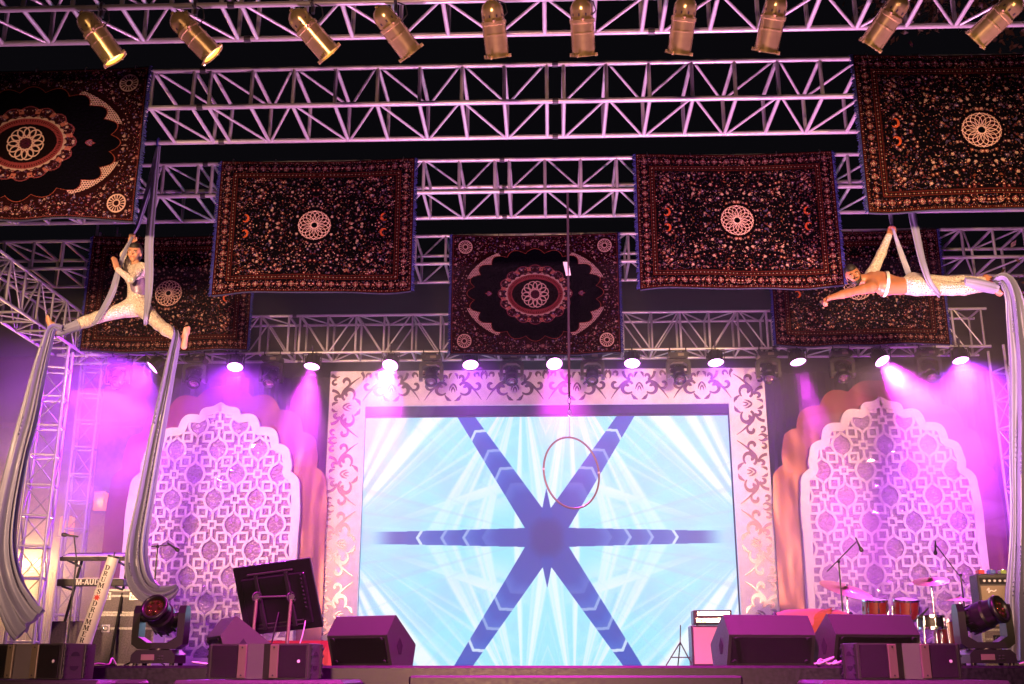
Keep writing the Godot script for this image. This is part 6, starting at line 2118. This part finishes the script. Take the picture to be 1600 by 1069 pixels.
func tree(label: String, at: Vector3, height: float, sd: int) -> void:
	var t := thing("leafy_tree", label, "tree", at)
	var r := RandomNumberGenerator.new()
	r.seed = sd
	var g := Geo.new()
	var trunk := [Vector3.ZERO, Vector3(0.1, height * 0.25, 0), Vector3(-0.1, height * 0.5, 0.1), Vector3(0.05, height * 0.75, -0.1), Vector3(0, height * 0.95, 0)]
	g.tube(smooth_path(trunk, 5), 0.26, 12, 0.05)
	var tips := []
	for k in 26:
		var h := r.randf_range(0.42, 0.95) * height
		var a := r.randf_range(0, TAU)
		if k % 3 == 0: a = PI + r.randf_range(-0.5, 0.5)
		var l := r.randf_range(0.8, 2.6) * (1.35 if k % 3 == 0 else 1.0)
		var p0 := Vector3(0, h, 0)
		var p1 := p0 + Vector3(cos(a) * l, r.randf_range(-0.2, 0.9), sin(a) * l * 0.6)
		var mid := (p0 + p1) / 2 + Vector3(0, 0.25, 0)
		g.tube([p0, mid, p1], 0.06, 6, 0.015)
		tips.append(p1); tips.append(mid)
	obj("trunk", g, M.bark, t)
	var lv := Geo.new()
	for p in tips:
		for k in 190:
			var c: Vector3 = p + Vector3(r.randfn(0, 0.3), r.randfn(0, 0.26), r.randfn(0, 0.3))
			var d := Vector3(r.randf_range(-1, 1), r.randf_range(-1.2, 0.3), r.randf_range(-1, 1)).normalized()
			var s := d.cross(Vector3(r.randf_range(-1, 1), 1, r.randf_range(-1, 1))).normalized()
			var nn := s.cross(d)
			var l := r.randf_range(0.09, 0.17)
			var m: Vector3 = c + d * l * 0.5 + nn * l * 0.08
			lv.flat(c, m - s * l * 0.25, m + s * l * 0.25, nn)
			lv.flat(c + d * l, m - s * l * 0.25, m + s * l * 0.25, nn)
	obj("crown", lv, M.leaf, t)

func smoke() -> void:
	var fm := FogMaterial.new()
	fm.resource_name = "stage_smoke"
	fm.albedo = Color(0.96, 0.92, 0.98)
	fm.density = 0.066
	var add := func(label: String, shape: int, at: Vector3, size: Vector3, m: FogMaterial) -> void:
		var v := FogVolume.new()
		v.name = numbered("smoke")
		v.shape = shape
		v.size = size
		v.material = m
		add_child(v)
		v.position = at
		tag(v, label, "smoke", "stage smoke", "stuff")
	# each bank is three nested soft shells
	var bank := func(label: String, at: Vector3, size: Vector3, k: float) -> void:
		for j in 3:
			var m := FogMaterial.new()
			m.resource_name = "smoke_shell"
			m.albedo = fm.albedo
			m.density = k
			var f: float = [1.0, 0.72, 0.45][j]
			add.call(["outer shell of ", "middle of ", "core of "][j] + label, RenderingServer.FOG_VOLUME_SHAPE_ELLIPSOID, at + Vector3(0.05, 0.04, 0.0) * j, size * f, m)
	add.call("thin haze filling the back of the stage", RenderingServer.FOG_VOLUME_SHAPE_BOX, Vector3(-0.5, 4.6, -18.75), Vector3(22, 6.4, 3.4), fm)
	bank.call("the smoke drifting beside the left arch", Vector3(-8.6, 4.3, -18.9), Vector3(4.6, 4.2, 2.6), 0.05)
	bank.call("the smoke high behind the left tower", Vector3(-9.4, 6.0, -19.0), Vector3(4.6, 3.0, 2.4), 0.05)
	bank.call("the warm haze in front of the house", Vector3(-9.6, 3.0, -21.6), Vector3(5.0, 4.4, 2.6), 0.06)
	bank.call("the smoke in the beam over the frame's left corner", Vector3(-2.85, 5.75, -18.0), Vector3(1.9, 1.9, 1.2), 0.1)
	bank.call("the small puff in the short beam left of the frame", Vector3(-4.15, 5.4, -18.1), Vector3(0.9, 1.7, 0.8), 0.12)
	bank.call("the smoke over the right arch", Vector3(6.6, 4.9, -18.2), Vector3(4.2, 3.8, 2.0), 0.07)
	bank.call("the low smoke before the right arch", Vector3(4.6, 2.9, -17.5), Vector3(4.0, 3.0, 2.0), 0.06)
	var r := RandomNumberGenerator.new()
	r.seed = 21
	for k in 16:
		var left := k % 2 == 0
		var at := Vector3(r.randf_range(-9.4, -6.4) if left else r.randf_range(4.2, 8.0), r.randf_range(3.4, 6.0), r.randf_range(-18.6, -17.6))
		bank.call("a curling wisp " + ("left of the left arch" if left else "around the right arch"), at, Vector3(r.randf_range(0.7, 1.8), r.randf_range(0.35, 0.8), r.randf_range(0.4, 0.9)), 0.17)

func _ready() -> void:
	# camera, night sky, exposure
	var cam := Camera3D.new()
	cam.name = "camera"
	add_child(cam)
	cam.position = Vector3(0, 1.35, 0)
	cam.rotation = Vector3(deg_to_rad(16.5), deg_to_rad(2.0), 0)
	cam.fov = 34.53
	cam.near = 0.1
	cam.far = 400.0
	cam.current = true
	var e := Environment.new()
	e.background_mode = Environment.BG_SKY
	var sk := ProceduralSkyMaterial.new()
	sk.sky_top_color = Color(0.05, 0.045, 0.06)
	sk.sky_horizon_color = Color(0.06, 0.05, 0.07)
	sk.ground_bottom_color = Color(0.02, 0.02, 0.02)
	sk.ground_horizon_color = Color(0.05, 0.045, 0.06)
	var sky := Sky.new()
	sky.sky_material = sk
	e.sky = sky
	e.background_energy_multiplier = 0.7
	e.tonemap_mode = Environment.TONE_MAPPER_LINEAR
	e.tonemap_exposure = 1.0
	e.volumetric_fog_enabled = true
	e.volumetric_fog_density = 0.0
	e.sdfgi_enabled = true
	e.ssao_enabled = true
	e.ssil_enabled = true
	var we := WorldEnvironment.new()
	we.name = "environment"
	we.environment = e
	add_child(we)
	materials()
	front_lamps()
	setting()
	trusses()
	scenery()
	carpets()
	lamp_cans()
	led_lamps()
	moving_heads()
	woman()
	man()
	silks()
	hoop()
	band_gear()
	surroundings()
	smoke()
